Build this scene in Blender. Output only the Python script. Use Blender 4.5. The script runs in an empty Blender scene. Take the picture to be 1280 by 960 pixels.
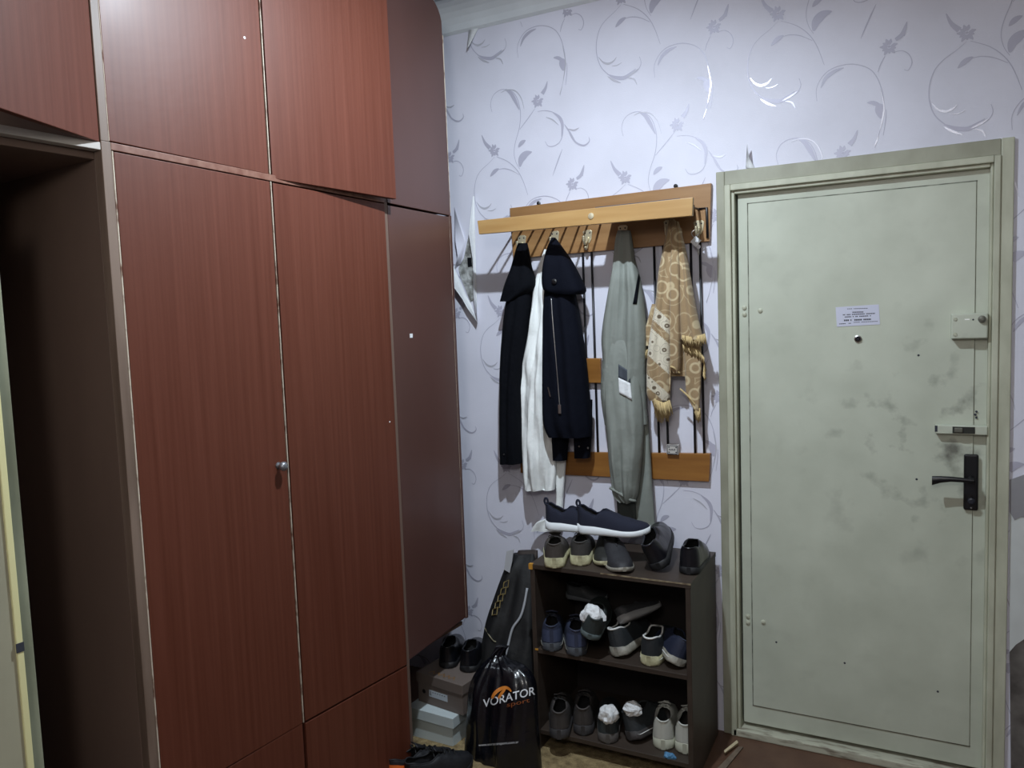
import bpy, bmesh, math, random
import numpy as np
from mathutils import Vector, Matrix, noise
random.seed(7)
S = bpy.context.scene
COL = S.collection

# ------------------------------------------------------------------ camera
CAM = Vector((0.0, -2.9559, 1.6483)); F = 961.0
YAW, PIT, ROL = math.radians(27.32), math.radians(-4.699), math.radians(-2.093)
_d = Vector((-math.sin(YAW)*math.cos(PIT), math.cos(YAW)*math.cos(PIT), math.sin(PIT)))
_r0 = Vector((math.cos(YAW), math.sin(YAW), 0)); _u0 = _r0.cross(_d)
_r = math.cos(ROL)*_r0 + math.sin(ROL)*_u0
_u = -math.sin(ROL)*_r0 + math.cos(ROL)*_u0
cd = bpy.data.cameras.new('camera'); cam = bpy.data.objects.new('camera', cd); COL.objects.link(cam)
cd.sensor_width = 36.0; cd.lens = F/1280*36; cd.clip_start = 0.05
M = Matrix((( _r.x, _u.x, -_d.x, CAM.x), (_r.y, _u.y, -_d.y, CAM.y), (_r.z, _u.z, -_d.z, CAM.z), (0, 0, 0, 1)))
cam.matrix_world = M
S.camera = cam

# ------------------------------------------------------------------ world, exposure
w = bpy.data.worlds.new('world'); S.world = w; w.use_nodes = True
w.node_tree.nodes['Background'].inputs[0].default_value = (0.5, 0.55, 0.65, 1)
w.node_tree.nodes['Background'].inputs[1].default_value = 0.05
S.view_settings.view_transform = 'Standard'; S.view_settings.look = 'None'
S.view_settings.exposure = 0.0; S.view_settings.gamma = 1.0
S.view_settings.use_curve_mapping = False
LAMP = Vector((-0.80, -1.24, 2.84))
LAMP_DOWN, LAMP_ROUND, FILL_POWER = 42.0, 2.5, 42.0
LAMP_COL = (0.79, 0.90, 1.0)

# ------------------------------------------------------------------ measuring helpers (real depth given)
def ray(x, y): return _d + _r*((x-640)/F) - _u*((y-480)/F)
def at(x, y, Y=0.0):
    v = ray(x, y); return CAM + v*((Y-CAM.y)/v.y)
def onz(x, y, z=0.0):
    v = ray(x, y); return CAM + v*((z-CAM.z)/v.z)
BE = 0.0921; WP0 = Vector((-1.5458, 0, 0)); WT = Vector((math.sin(BE), math.cos(BE), 0)); WN = Vector((math.cos(BE), -math.sin(BE), 0))
def W(t, z, off=0.0): return WP0 + WT*t + WN*off + Vector((0, 0, z))

# ------------------------------------------------------------------ materials
def lin(h):
    if isinstance(h, str):
        c = [int(h[i:i+2], 16)/255 for i in (0, 2, 4)]
    else: c = [v/255 for v in h]
    return tuple((v/12.92 if v <= .04045 else ((v+.055)/1.055)**2.4) for v in c)
MATS = {}
def mat(name, col, rough=.6, metal=0, var=.0, vs=(8, 8, 8), col2=None, bump=0, bs=60, spec=.5, coat=0, sheen=0, lo=.35, hi=.65, detail=6):
    if name in MATS: return MATS[name]
    m = bpy.data.materials.new(name); m.use_nodes = True; nt = m.node_tree; N = nt.nodes; L = nt.links
    b = N['Principled BSDF']; c = lin(col)
    b.inputs['Base Color'].default_value = (*c, 1); b.inputs['Roughness'].default_value = rough; b.inputs['Metallic'].default_value = metal
    b.inputs['Specular IOR Level'].default_value = spec
    b.inputs['Coat Weight'].default_value = coat; b.inputs['Coat Roughness'].default_value = .25
    b.inputs['Sheen Weight'].default_value = sheen
    if var or col2 or bump:
        tc = N.new('ShaderNodeTexCoord')
    if var or col2:
        mp = N.new('ShaderNodeMapping'); mp.inputs['Scale'].default_value = vs; L.new(tc.outputs['Object'], mp.inputs[0])
        nz = N.new('ShaderNodeTexNoise'); nz.inputs['Scale'].default_value = 1; nz.inputs['Detail'].default_value = detail; L.new(mp.outputs[0], nz.inputs[0])
        rp = N.new('ShaderNodeValToRGB'); rp.color_ramp.elements[0].position = lo; rp.color_ramp.elements[1].position = hi
        a = lin(col2) if col2 else tuple(v*(1-var) for v in c)
        bb = c if col2 else tuple(min(1, v*(1+var)) for v in c)
        rp.color_ramp.elements[0].color = (*a, 1); rp.color_ramp.elements[1].color = (*bb, 1)
        L.new(nz.outputs[0], rp.inputs[0]); L.new(rp.outputs[0], b.inputs['Base Color'])
    if bump:
        n2 = N.new('ShaderNodeTexNoise'); n2.inputs['Scale'].default_value = bs; n2.inputs['Detail'].default_value = 4; L.new(tc.outputs['Object'], n2.inputs[0])
        bp = N.new('ShaderNodeBump'); bp.inputs['Strength'].default_value = bump; bp.inputs['Distance'].default_value = .01
        L.new(n2.outputs[0], bp.inputs['Height']); L.new(bp.outputs[0], b.inputs['Normal'])
    MATS[name] = m; return m

WALLPAPER = mat('wallpaper', 'd9d9e6', .55, var=.05, vs=(3, 3, 3), bump=.06, bs=220)
FOILDARK = mat('wallpaper_print', 'b6b5c6', .45, metal=.1)
FOIL = mat('wallpaper_foil', 'd4d4e0', .27, metal=.3)
CEIL = mat('ceiling_paint', 'd5dade', .8, var=.04)
PLAINWALL = mat('plain_wall', 'b9b6bd', .8, var=.05)
FLOOR = mat('floor_paint', '4d3428', .5, col2='5f4535', vs=(7, 7, 7), bump=.15, bs=40)
WOOD = mat('cherry_veneer', '623527', .5, col2='502516', vs=(80, 80, 1.6), lo=.2, hi=.8, coat=.05, spec=.4, bump=.03, bs=30)
SMOOTHWOOD = mat('brown_laminate', '4f3530', .3, var=.1, vs=(4, 4, 1), coat=.25)
DARKIN = mat('cupboard_inside', '6a574d', .6, var=.12, vs=(3, 3, 1))
POSTM = mat('worn_post', '7a685c', .5, col2='5c4b40', vs=(20, 20, 2))
EDGE = mat('chipped_edge', 'bfb3a2', .6, col2='6b4a3a', vs=(60, 60, 30), lo=.32, hi=.5)
PINE = mat('rack_pine', 'b5925f', .4, col2='a37d4b', vs=(3, 20, 30), lo=.3, hi=.7, coat=.2)
PINEDARK = mat('rack_board', 'a27b50', .4, col2='8c653d', vs=(3, 20, 30), lo=.3, hi=.7, coat=.2)
ROD = mat('black_rod', '15151b', .35)
BRASS = mat('pale_brass', 'd8ceb0', .35, metal=.6)
STEEL = mat('steel', 'b8b8b8', .3, metal=1)
DOORP = mat('door_paint', 'c3c8b8', .42, col2='b3b8a8', vs=(5, 5, 5), lo=.3, hi=.7, bump=.05, bs=25)
DOORF = mat('door_frame_paint', 'c0c2ae', .45, col2='a9aa96', vs=(14, 14, 5), bump=.06, bs=40)
TRIMP = mat('door_trim_paint', 'a3a392', .5, col2='8e8e7c', vs=(9, 9, 5))
SILLP = mat('worn_sill', 'b3b2a0', .6, col2='746a5c', vs=(14, 60, 60), lo=.3, hi=.5)
BLACKM = mat('black_metal', '0d0e12', .35)
BLACKCLOTH = mat('black_cloth', '06080f', .9, bump=.35, bs=45, spec=.15)
NAVYCLOTH = mat('navy_black_cloth', '060915', .88, bump=.35, bs=35, spec=.15)
WHITECLOTH = mat('white_cloth', 'e6e9e8', .8, bump=.5, bs=22)
GREYCLOTH = mat('grey_cloth', '80857f', .75, bump=.4, bs=22)
GREYDARK = mat('grey_lining', '3c413f', .85)
PAPER = mat('white_paper', 'd6d8da', .7, bump=.3, bs=80)
RACKW = mat('rack_laminate', '3d332c', .5, col2='312822', vs=(4, 12, 12))
PLASTER = mat('old_plaster', 'b7b9b8', .9, col2='6a6a66', vs=(30, 30, 30), bump=.8, bs=60)
RUG = mat('rug_pile', '98855f', .95, col2='6c5a3c', vs=(30, 30, 30), bump=.8, bs=150)
WHITEBOX = mat('white_card', 'b8c2c4', .6)
BROWNBOX = mat('grey_brown_card', '665b55', .6)
PLASTIC = mat('black_plastic', '0b0c12', .22, bump=.5, bs=14, spec=.6)
INK = mat('dark_print', '30323c', .7)

def dirty_door():
    nt = DOORP.node_tree; N = nt.nodes; L = nt.links; b = N['Principled BSDF']
    src = b.inputs['Base Color'].links[0].from_socket
    tc = N.new('ShaderNodeTexCoord'); n = N.new('ShaderNodeTexNoise'); n.inputs['Scale'].default_value = 11; n.inputs['Detail'].default_value = 8
    L.new(tc.outputs['Object'], n.inputs[0])
    r = N.new('ShaderNodeValToRGB'); r.color_ramp.elements[0].position = .56; r.color_ramp.elements[1].position = .74
    L.new(n.outputs[0], r.inputs[0])
    # hand grime round the handle
    vm = N.new('ShaderNodeVectorMath'); vm.operation = 'DISTANCE'; L.new(tc.outputs['Object'], vm.inputs[0]); vm.inputs[1].default_value = (.10, .02, 1.2)
    mr = N.new('ShaderNodeMapRange'); mr.inputs[1].default_value = .08; mr.inputs[2].default_value = .5; mr.inputs[3].default_value = 1; mr.inputs[4].default_value = .10
    L.new(vm.outputs['Value'], mr.inputs[0])
    mu = N.new('ShaderNodeMath'); mu.operation = 'MULTIPLY'; L.new(r.outputs[0], mu.inputs[0]); L.new(mr.outputs[0], mu.inputs[1])
    mx = N.new('ShaderNodeMix'); mx.data_type = 'RGBA'; L.new(mu.outputs[0], mx.inputs[0]); L.new(src, mx.inputs[6]); mx.inputs[7].default_value = (*lin('6f7066'), 1)
    L.new(mx.outputs[2], b.inputs['Base Color'])
dirty_door()

def towel_mat(name, base, line, ring, scale, floral=False):
    m = bpy.data.materials.new(name); m.use_nodes = True; nt = m.node_tree; N = nt.nodes; L = nt.links; b = N['Principled BSDF']
    b.inputs['Roughness'].default_value = .95; b.inputs['Sheen Weight'].default_value = .2
    tc = N.new('ShaderNodeTexCoord'); mp = N.new('ShaderNodeMapping'); mp.inputs['Scale'].default_value = (1, .15, 1); L.new(tc.outputs['Object'], mp.inputs[0])
    v = N.new('ShaderNodeTexVoronoi'); v.inputs['Scale'].default_value = scale; L.new(mp.outputs[0], v.inputs['Vector'])
    r = N.new('ShaderNodeValToRGB'); e = r.color_ramp.elements
    e[0].position = 0; e[1].position = 1; e[0].color = (0, 0, 0, 1); e[1].color = (0, 0, 0, 1)
    for p_, c_ in ring:
        k = e.new(p_); k.color = (c_, c_, c_, 1)
    L.new(v.outputs['Distance'], r.inputs[0])
    mx = N.new('ShaderNodeMix'); mx.data_type = 'RGBA'; L.new(r.outputs[0], mx.inputs[0])
    mx.inputs[6].default_value = (*lin(base), 1); mx.inputs[7].default_value = (*lin(line), 1)
    L.new(mx.outputs[2], b.inputs['Base Color'])
    n2 = N.new('ShaderNodeTexNoise'); n2.inputs['Scale'].default_value = 260; L.new(tc.outputs['Object'], n2.inputs[0])
    bp = N.new('ShaderNodeBump'); bp.inputs['Strength'].default_value = .5; bp.inputs['Distance'].default_value = .004
    L.new(n2.outputs[0], bp.inputs['Height']); L.new(bp.outputs[0], b.inputs['Normal'])
    return m
TOWEL = towel_mat('terry_scrolls', '9a8261', 'c3b18e', [(.30, 0), (.34, 1), (.40, 1), (.44, 0), (.62, 0), (.66, .8), (.7, 0)], 16)
FLORAL = towel_mat('terry_floral', 'd5cdb9', '6d5f4d', [(.02, .2), (.10, .2), (.14, 1), (.27, 1), (.30, 0), (.52, 0), (.55, .6), (.58, 0)], 34)
FRINGE = mat('fringe_yarn', 'c0aa7c', .95, var=.15, vs=(90, 90, 20))

# ------------------------------------------------------------------ mesh builder
class MB:
    def __init__(s): s.v = []; s.f = []; s.m = []; s.cm = 0
    def add(s, vs, fs):
        o = len(s.v); s.v += [tuple(v) for v in vs]; s.f += [tuple(i+o for i in f) for f in fs]; s.m += [s.cm]*len(fs)
    def hexa(s, p):   # p: 4 bottom + 4 top
        s.add(p, [(3, 2, 1, 0), (4, 5, 6, 7), (0, 1, 5, 4), (1, 2, 6, 5), (2, 3, 7, 6), (3, 0, 4, 7)]); return s
    def box(s, x0, x1, y0, y1, z0, z1):
        return s.hexa([(x0, y0, z0), (x1, y0, z0), (x1, y1, z0), (x0, y1, z0), (x0, y0, z1), (x1, y0, z1), (x1, y1, z1), (x0, y1, z1)])
    def wbox(s, t0, t1, z0, z1, o0, o1, z0b=None, z1b=None):  # box in wardrobe axes; z0b/z1b heights at t1
        z0b = z0 if z0b is None else z0b; z1b = z1 if z1b is None else z1b
        return s.hexa([W(t0, z0, o1), W(t1, z0b, o1), W(t1, z0b, o0), W(t0, z0, o0), W(t0, z1, o1), W(t1, z1b, o1), W(t1, z1b, o0), W(t0, z1, o0)])
    def tube(s, path, r, n=8, cap=True):
        P = [Vector(p) for p in path]; R = r if isinstance(r, (list, tuple)) else [r]*len(P)
        rings = []; prev = None
        for i, p in enumerate(P):
            t = (P[min(i+1, len(P)-1)] - P[max(i-1, 0)]).normalized()
            a = prev if prev is not None else (Vector((0, 0, 1)) if abs(t.z) < .9 else Vector((1, 0, 0)))
            a = (a - t*a.dot(t)).normalized(); prev = a; b = t.cross(a)
            rings.append([p + (a*math.cos(k*2*math.pi/n) + b*math.sin(k*2*math.pi/n))*R[i] for k in range(n)])
        vs = [v for g in rings for v in g]; fs = []
        for i in range(len(P)-1):
            for k in range(n): fs.append((i*n+k, i*n+(k+1) % n, (i+1)*n+(k+1) % n, (i+1)*n+k))
        if cap: fs += [tuple(range(n-1, -1, -1)), tuple((len(P)-1)*n+k for k in range(n))]
        s.add(vs, fs); return s
    def lathe(s, prof, c, ax=(0, 0, 1), n=20):  # prof [(r, h)]
        ax = Vector(ax).normalized(); a = Vector((1, 0, 0)) if abs(ax.x) < .9 else Vector((0, 1, 0)); a = (a-ax*a.dot(ax)).normalized(); b = ax.cross(a); c = Vector(c)
        vs = [c+ax*h+(a*math.cos(2*math.pi*k/n)+b*math.sin(2*math.pi*k/n))*r for r, h in prof for k in range(n)]; fs = []
        for i in range(len(prof)-1):
            for k in range(n): fs.append((i*n+k, i*n+(k+1) % n, (i+1)*n+(k+1) % n, (i+1)*n+k))
        fs += [tuple(range(n-1, -1, -1)), tuple((len(prof)-1)*n+k for k in range(n))]
        s.add(vs, fs); return s
    def prism(s, poly, ext):   # poly: list of 3D points, extruded by vector ext
        n = len(poly); e = Vector(ext)
        vs = [Vector(p) for p in poly] + [Vector(p)+e for p in poly]
        fs = [tuple(range(n-1, -1, -1)), tuple(range(n, 2*n))] + [(i, (i+1) % n, n+(i+1) % n, n+i) for i in range(n)]
        s.add(vs, fs); return s
    def grid(s, rows, closed=False):
        n = len(rows[0]); vs = [v for r in rows for v in r]; fs = []
        for i in range(len(rows)-1):
            for k in range(n if closed else n-1): fs.append((i*n+k, i*n+(k+1) % n, (i+1)*n+(k+1) % n, (i+1)*n+k))
        s.add(vs, fs); return s
    def build(s, name, mats, parent=None, smooth=False, bevel=0, local=False, solid=0, fixn=True, keep=False):
        me = bpy.data.meshes.new(name); me.from_pydata([tuple(v) for v in s.v], [], s.f)
        for mm in (mats if isinstance(mats, (list, tuple)) else [mats]): me.materials.append(mm)
        if max(s.m, default=0): me.polygons.foreach_set('material_index', s.m)
        if fixn:
            bm = bmesh.new(); bm.from_mesh(me); bmesh.ops.recalc_face_normals(bm, faces=bm.faces); bm.to_mesh(me); bm.free()
        if smooth: me.polygons.foreach_set('use_smooth', [True]*len(me.polygons))
        me.update()
        o = bpy.data.objects.new(name, me); COL.objects.link(o)
        if parent is not None:
            o.parent = parent
            if not local: o.matrix_parent_inverse = WM[parent.name].inverted()
        WM[o.name] = Matrix.Identity(4) if not local else WM.get(parent.name, Matrix.Identity(4)) if parent else Matrix.Identity(4)
        if bevel:
            b = o.modifiers.new('bevel', 'BEVEL'); b.width = bevel; b.segments = 2; b.limit_method = 'ANGLE'; b.angle_limit = math.radians(40)
        if solid:
            b = o.modifiers.new('thick', 'SOLIDIFY'); b.thickness = solid; b.offset = 0
        return o
WM = {}
def thing(name, label, cat, loc, rot=None, group=None):
    o = bpy.data.objects.new(name, None); COL.objects.link(o); o.empty_display_size = .05
    m = Matrix.Translation(Vector(loc)) @ (rot.to_4x4() if rot is not None else Matrix.Identity(4))
    o.matrix_world = m; o.location = Vector(loc)
    if rot is not None: o.rotation_euler = rot.to_euler()
    WM[o.name] = m; tag(o, label, cat, group); return o
def tag(o, label=None, cat=None, group=None, kind=None):
    if label: o['label'] = label
    if cat: o['category'] = cat
    if group: o['group'] = group
    if kind: o['kind'] = kind
    return o
def struct(o): o['kind'] = 'structure'; return o
def text_mesh(body, size=1.0, bold=0.0):
    cu = bpy.data.curves.new('t', 'FONT'); cu.body = body; cu.size = size; cu.align_x = 'LEFT'; cu.resolution_u = 3; cu.offset = bold
    o = bpy.data.objects.new('t', cu); COL.objects.link(o)
    dg = bpy.context.evaluated_depsgraph_get(); me = bpy.data.meshes.new_from_object(o.evaluated_get(dg))
    vs = [tuple(v.co) for v in me.vertices]; fs = [tuple(p.vertices) for p in me.polygons]
    bpy.data.objects.remove(o); bpy.data.curves.remove(cu); bpy.data.meshes.remove(me)
    return vs, fs
def smoothpath(pts, sub=6):
    P = [np.array(p, float) for p in pts]; out = []
    for i in range(len(P)-1):
        p0, p1, p2, p3 = P[max(i-1, 0)], P[i], P[i+1], P[min(i+2, len(P)-1)]
        for k in range(sub):
            t = k/sub
            out.append(.5*((2*p1)+(p2-p0)*t+(2*p0-5*p1+4*p2-p3)*t*t+(3*p1-p0-3*p2+p3)*t**3))
    out.append(P[-1]); return out

# ================================================================== the setting
HX0, HX1, HZ = -.60, .262, 2.115     # door opening in the back wall
CZ = 3.0
g = MB()
g.box(-2.35, HX0, 0, .12, 0, CZ); g.box(HX1, 1.05, 0, .12, 0, CZ); g.box(HX0, HX1, 0, .12, HZ, CZ)
wall_back = struct(g.build('wall_back', WALLPAPER))
struct(MB().box(-2.5, 1.2, -4.4, .12, -.08, 0).build('floor', FLOOR))
struct(MB().box(-2.5, 1.2, -4.4, .12, CZ, CZ+.08).build('ceiling', CEIL))
struct(MB().box(-2.47, -2.35, -4.4, .12, 0, CZ).build('wall_left', PLAINWALL))
struct(MB().box(1.05, 1.17, -4.4, .12, 0, CZ).build('wall_right', mat('right_wall_paint', '7c766f', .8)))
struct(MB().box(-2.35, 1.05, -4.4, -4.28, 0, CZ).build('wall_front', PLAINWALL))
# cove cornice along the back wall
rows = []
for x in (-2.35, 1.05):
    rows.append([Vector((x, -.001, 2.885))] + [Vector((x, -.012-.085*(1-math.cos(k*math.pi/12)), 2.895+.10*math.sin(k*math.pi/12))) for k in range(7)] + [Vector((x, -.001, 2.999))])
struct(MB().grid(rows, True).build('trim_1', CEIL, smooth=False))

# ------------------------------------------------------------------ wallpaper print (embossed foil scrolls)
def Z1(x, y): return (560+x/5.333, 100+y/5.333)
def Z2(x, y): return (730+x/4, y/4)
def Z3(x, y): return (920+x/4.57, y/4.57)
ref1 = at(*Z1(330, 470)); ref3 = at(*Z3(250, 60)); ref2 = at(*Z2(212, 880))
def loc(zf, ref, pts):
    out = []
    for p in pts:
        q = at(*zf(*p)); out.append((q.x-ref.x, q.z-ref.z))
    return out
MOT = []     # (points, width profile list or (w0,wmax,w1), foil?)
def st(zf, ref, pts, w, foil=0): MOT.append((smoothpath(loc(zf, ref, pts), 5), w, foil))
TH = (.0016, .003, .0016)
st(Z3, ref3, [(250, 105), (205, 150), (140, 205), (100, 260), (78, 340), (80, 420), (105, 490), (150, 535), (200, 565), (260, 570), (310, 545), (360, 510), (380, 470), (370, 430)], (.001, .0035, .002))
st(Z3, ref3, [(150, 538), (200, 556), (260, 560), (310, 532), (345, 505)], (.002, .013, .001))
st(Z3, ref3, [(90, 430), (120, 462), (155, 472), (190, 458), (213, 432)], (.001, .008, .001), 1)
st(Z3, ref3, [(180, 486), (215, 483), (250, 465)], (.001, .003, .001), 1)
st(Z3, ref3, [(150, 550), (190, 575), (240, 592)], (.001, .008, .001), 1)
st(Z3, ref3, [(278, 558), (320, 535), (362, 505)], (.001, .007, .001), 1)
st(Z3, ref3, [(290, 562), (330, 570), (350, 605)], (.001, .006, .001), 1)
st(Z1, ref1, [(345, 512), (420, 545), (480, 600), (520, 670), (555, 770)], TH)
st(Z1, ref1, [(350, 600), (390, 592), (440, 602), (495, 632)], TH)
st(Z1, ref1, [(302, 645), (330, 612), (360, 592)], (.001, .017, .002))
st(Z1, ref1, [(300, 455), (268, 420), (245, 368)], (.018, .012, .002))
st(Z1, ref1, [(315, 215), (305, 160), (325, 100), (375, 65), (430, 68), (470, 100), (495, 160), (505, 230), (497, 320), (470, 420), (462, 490), (475, 550), (500, 595)], TH)
st(Z1, ref1, [(400, 62), (440, 90), (470, 140), (498, 200)], (.001, .016, .002))
st(Z2, ref2, [(255, 570), (290, 555), (340, 560), (375, 600), (392, 660)], (.001, .005, .001), 1)
st(Z1, ref1, [(650, 92), (672, 55), (685, 8)], (.018, .012, .002))
st(Z1, ref1, [(602, 190), (560, 250), (500, 330)], TH)
st(Z1, ref1, [(620, 210), (680, 205), (740, 225), (780, 280), (788, 350), (770, 410), (730, 440), (690, 440), (670, 410)], TH)
st(Z1, ref1, [(720, 215), (765, 250), (785, 300), (780, 380)], (.001, .014, .002))
st(Z2, ref2, [(520, 705), (560, 720), (595, 750)], (.001, .005, .001), 1)
st(Z2, ref2, [(650, 770), (685, 778), (715, 765)], (.001, .007, .001), 1)
st(Z2, ref2, [(628, 745), (660, 790), (695, 845)], (.002, .006, .001))
st(Z1, ref1, [(820, 320), (840, 370), (880, 420), (930, 437), (965, 410), (962, 380)], (.001, .007, .001))
st(Z1, ref1, [(490, 450), (512, 420), (540, 402)], (.002, .018, .001))
st(Z1, ref1, [(500, 580), (510, 530), (540, 495), (582, 480)], (.006, .032, .001))
st(Z1, ref1, [(785, 460), (755, 540), (720, 640)], (.001, .005, .001))
st(Z1, ref1, [(910, 640), (922, 600), (930, 568)], (.016, .010, .002))
st(Z1, ref1, [(870, 730), (910, 722), (945, 745), (960, 790), (945, 830), (925, 825)], TH)
st(Z1, ref1, [(835, 745), (815, 790), (805, 830)], TH)
st(Z1, ref1, [(880, 660), (905, 640), (915, 615)], (.010, .014, .006))
# tulip leaf with stalk, and the tall arch (measured one column further left)
D = (.578, -.18)
def shift(k):
    p, w_, f_ = MOT[-1]; MOT[-1] = ([np.array((q[0]-D[0]*k, q[1]-D[1]*k)) for q in p], w_, f_)
refB = at(968, 12)
st(Z3, refB, [(725, 562), (770, 566), (822, 600)], (.001, .014, .006)); st(Z3, refB, [(790, 572), (800, 605), (805, 652)], (.012, .030, .004))
st(Z3, refB, [(835, 600), (832, 660), (818, 750)], TH)
refC = ref2
st(Z2, refC, [(360, 380), (358, 320), (385, 262), (430, 225), (500, 208), (570, 225), (610, 270), (635, 350), (640, 430), (625, 510), (605, 590)], TH)
st(Z2, refC, [(375, 320), (395, 275), (430, 243), (470, 225)], (.002, .013, .002))
st(Z2, refC, [(625, 320), (640, 400), (636, 450), (625, 508)], (.001, .005, .001), 1)
st(Z2, refC, [(620, 535), (612, 560), (603, 585)], (.001, .003, .001), 1)
FLOW = [loc(Z1, ref1, [(330, 470)])[0], loc(Z1, ref1, [(620, 140)])[0], loc(Z1, ref1, [(852, 695)])[0]]
gm = MB()
def blocked(x, z): return (-.632 < x < .292 and z < 2.168) or x < -2.3 or x > 1.0 or z > 2.878 or z < .02
def ribbon(pts, wp, y):
    n = len(pts); L_, R_ = [], []
    for i, p in enumerate(pts):
        t = pts[min(i+1, n-1)]-pts[max(i-1, 0)]; l = math.hypot(*t) or 1; nx, nz = -t[1]/l, t[0]/l
        s_ = i/(n-1); w_ = (wp[0]*(1-s_)+wp[2]*s_) + (wp[1]-.5*(wp[0]+wp[2]))*math.sin(math.pi*s_)
        L_.append((p[0]+nx*w_/2, y, p[1]+nz*w_/2)); R_.append((p[0]-nx*w_/2, y, p[1]-nz*w_/2))
    run = []
    for i in range(n):
        if blocked(pts[i][0], pts[i][1]):
            if len(run) > 1: gm.grid([[L_[j] for j in run], [R_[j] for j in run]])
            run = []
        else: run.append(i)
    if len(run) > 1: gm.grid([[L_[j] for j in run], [R_[j] for j in run]])
B0 = (-1.57, 2.374); V = .683; yk = 0
for i in range(-2, 6):
    for j in range(-5, 4):
        ox, oz = B0[0]+.578*i, B0[1]-.18*i+V*j
        if not (-2.9 < ox < 1.2 and -.6 < oz < 3.5): continue
        for pts, wp, foil in MOT:
            gm.cm = foil; yk += 1
            ribbon([np.array((p[0]+ox, p[1]+oz)) for p in pts], wp, -.0008-.0004*foil-.000012*(yk % 40))
        gm.cm = 0
        for fx, fz in FLOW:
            for k in range(11):
                a = k*2*math.pi/11+.2; r0, r1 = .006, .026+.004*math.sin(k*3)
                c, s_ = math.cos(a), math.sin(a)
                if -.2 < a-math.pi*.3 < .2: continue
                ribbon([np.array((fx+ox+c*r, fz+oz+s_*r)) for r in (r0, (r0+r1)/2, r1)], (.004, .0125, .003), -.0007-.00003*k)
            ribbon([np.array((fx+ox-.006, fz+oz)), np.array((fx+ox, fz+oz)), np.array((fx+ox+.006, fz+oz))], (.002, .009, .002), -.0011)
tag(gm.build('wallpaper_print', [FOILDARK, FOIL], wall_back, fixn=False), kind='stuff')

# torn wallpaper by the wardrobe
def wallpoly(pts, y): return [at(px, py, y) for px, py in pts]
g = MB(); g.prism(wallpoly([(585, 297), (592, 305), (594, 330), (595, 360), (594, 374), (588, 377), (582, 362), (575, 345), (573, 335), (580, 322)], -.004), (0, .003, 0))
hole = g.build('torn_plaster', PLASTER, wall_back)
g = MB(); g.prism(wallpoly([(584, 322), (589, 322), (590, 333), (585, 334)], -.0052), (0, .001, 0)); g.build('hole', BLACKM, wall_back)
def flap(A, B, n=8, curl=.05):   # two px edges; B lifts off the wall
    rows = []
    for k in range(n+1):
        s_ = k/n; rows.append([at(a[0]*(1-s_)+b[0]*s_, a[1]*(1-s_)+b[1]*s_, -.006-curl*s_*s_) for a, b in zip(A, B)])
    return MB().grid(rows)
flap([(593, 245), (594, 290), (595, 340), (596, 372), (596, 395)], [(591, 245), (586, 292), (591, 325), (592, 371), (597, 402)], curl=.02).build('peeled_paper', PAPER, wall_back, smooth=True, solid=.0008)
flap([(566, 330), (574, 348), (583, 370), (589, 380), (597, 403)], [(566, 334), (568, 360), (578, 374), (584, 385), (596, 402)], curl=.03).build('peeled_paper', PAPER, wall_back, smooth=True, solid=.0008)
flap([(568, 258), (582, 300), (576, 330)], [(569, 300), (572, 320), (569, 332)], curl=.015).build('peeled_paper', WALLPAPER, wall_back, smooth=True, solid=.0008)
flap([(586, 37), (598, 35)], [(584, 60), (586, 58)], curl=.04).build('peeled_paper', PAPER, wall_back, smooth=True, solid=.0008)
flap([(932, 210), (944, 211)], [(934, 180), (936, 196)], curl=.03).build('peeled_paper', PAPER, wall_back, smooth=True, solid=.0008)
# right of the door: bare painted patch and torn plaster low down
g = MB(); g.prism(wallpoly([(1262, 640), (1266, 634), (1281, 628), (1300, 640), (1300, 800), (1281, 800), (1262, 815)], -.0025), (0, .002, 0)); g.build('bare_patch', mat('bare_wall', 'c6cac9', .7, var=.05), wall_back)
g = MB(); g.prism(wallpoly([(1262, 815), (1270, 806), (1282, 798), (1310, 790), (1310, 1000), (1264, 1000), (1263, 900)], -.004), (0, .003, 0)); g.build('torn_plaster', mat('torn_brown', '6f6a66', .9, col2='4a4542', vs=(12, 12, 12)), wall_back)
g = MB(); g.prism(wallpoly([(1262, 600), (1290, 590), (1290, 648), (1276, 646), (1268, 650), (1262, 640)], -.0045), (0, .003, 0)); g.build('torn_edge', mat('torn_grey', '8d8c90', .9, var=.1), wall_back)

# ------------------------------------------------------------------ entrance door
door = thing('door_1', 'cream painted metal entrance door with stained surface and black lever handle', 'door', (-.17, .03, 0))
del door['category']; door['kind'] = 'structure'
MB().box(-.565, .245, .018, .06, .045, 2.085).build('door_leaf', DOORP, door, bevel=.003)
g = MB().box(-.527, .197, .0135, .019, .122, 2.046); g.build('sheet_panel', DOORP, door, bevel=.0015)
# dark joint round the sheet
gj = MB()
gj.box(-.531, -.527, .0165, .0185, .118, 2.05); gj.box(.197, .1985, .0165, .0185, .118, 2.05); gj.box(-.531, .2, .0165, .0185, 2.046, 2.05); gj.box(-.531, .2, .0165, .0185, .118, .122)
gj.build('sheet_joint', mat('joint_dirt', '5c5d52', .8, col2='8f9184', vs=(25, 25, 25)), door)
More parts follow.
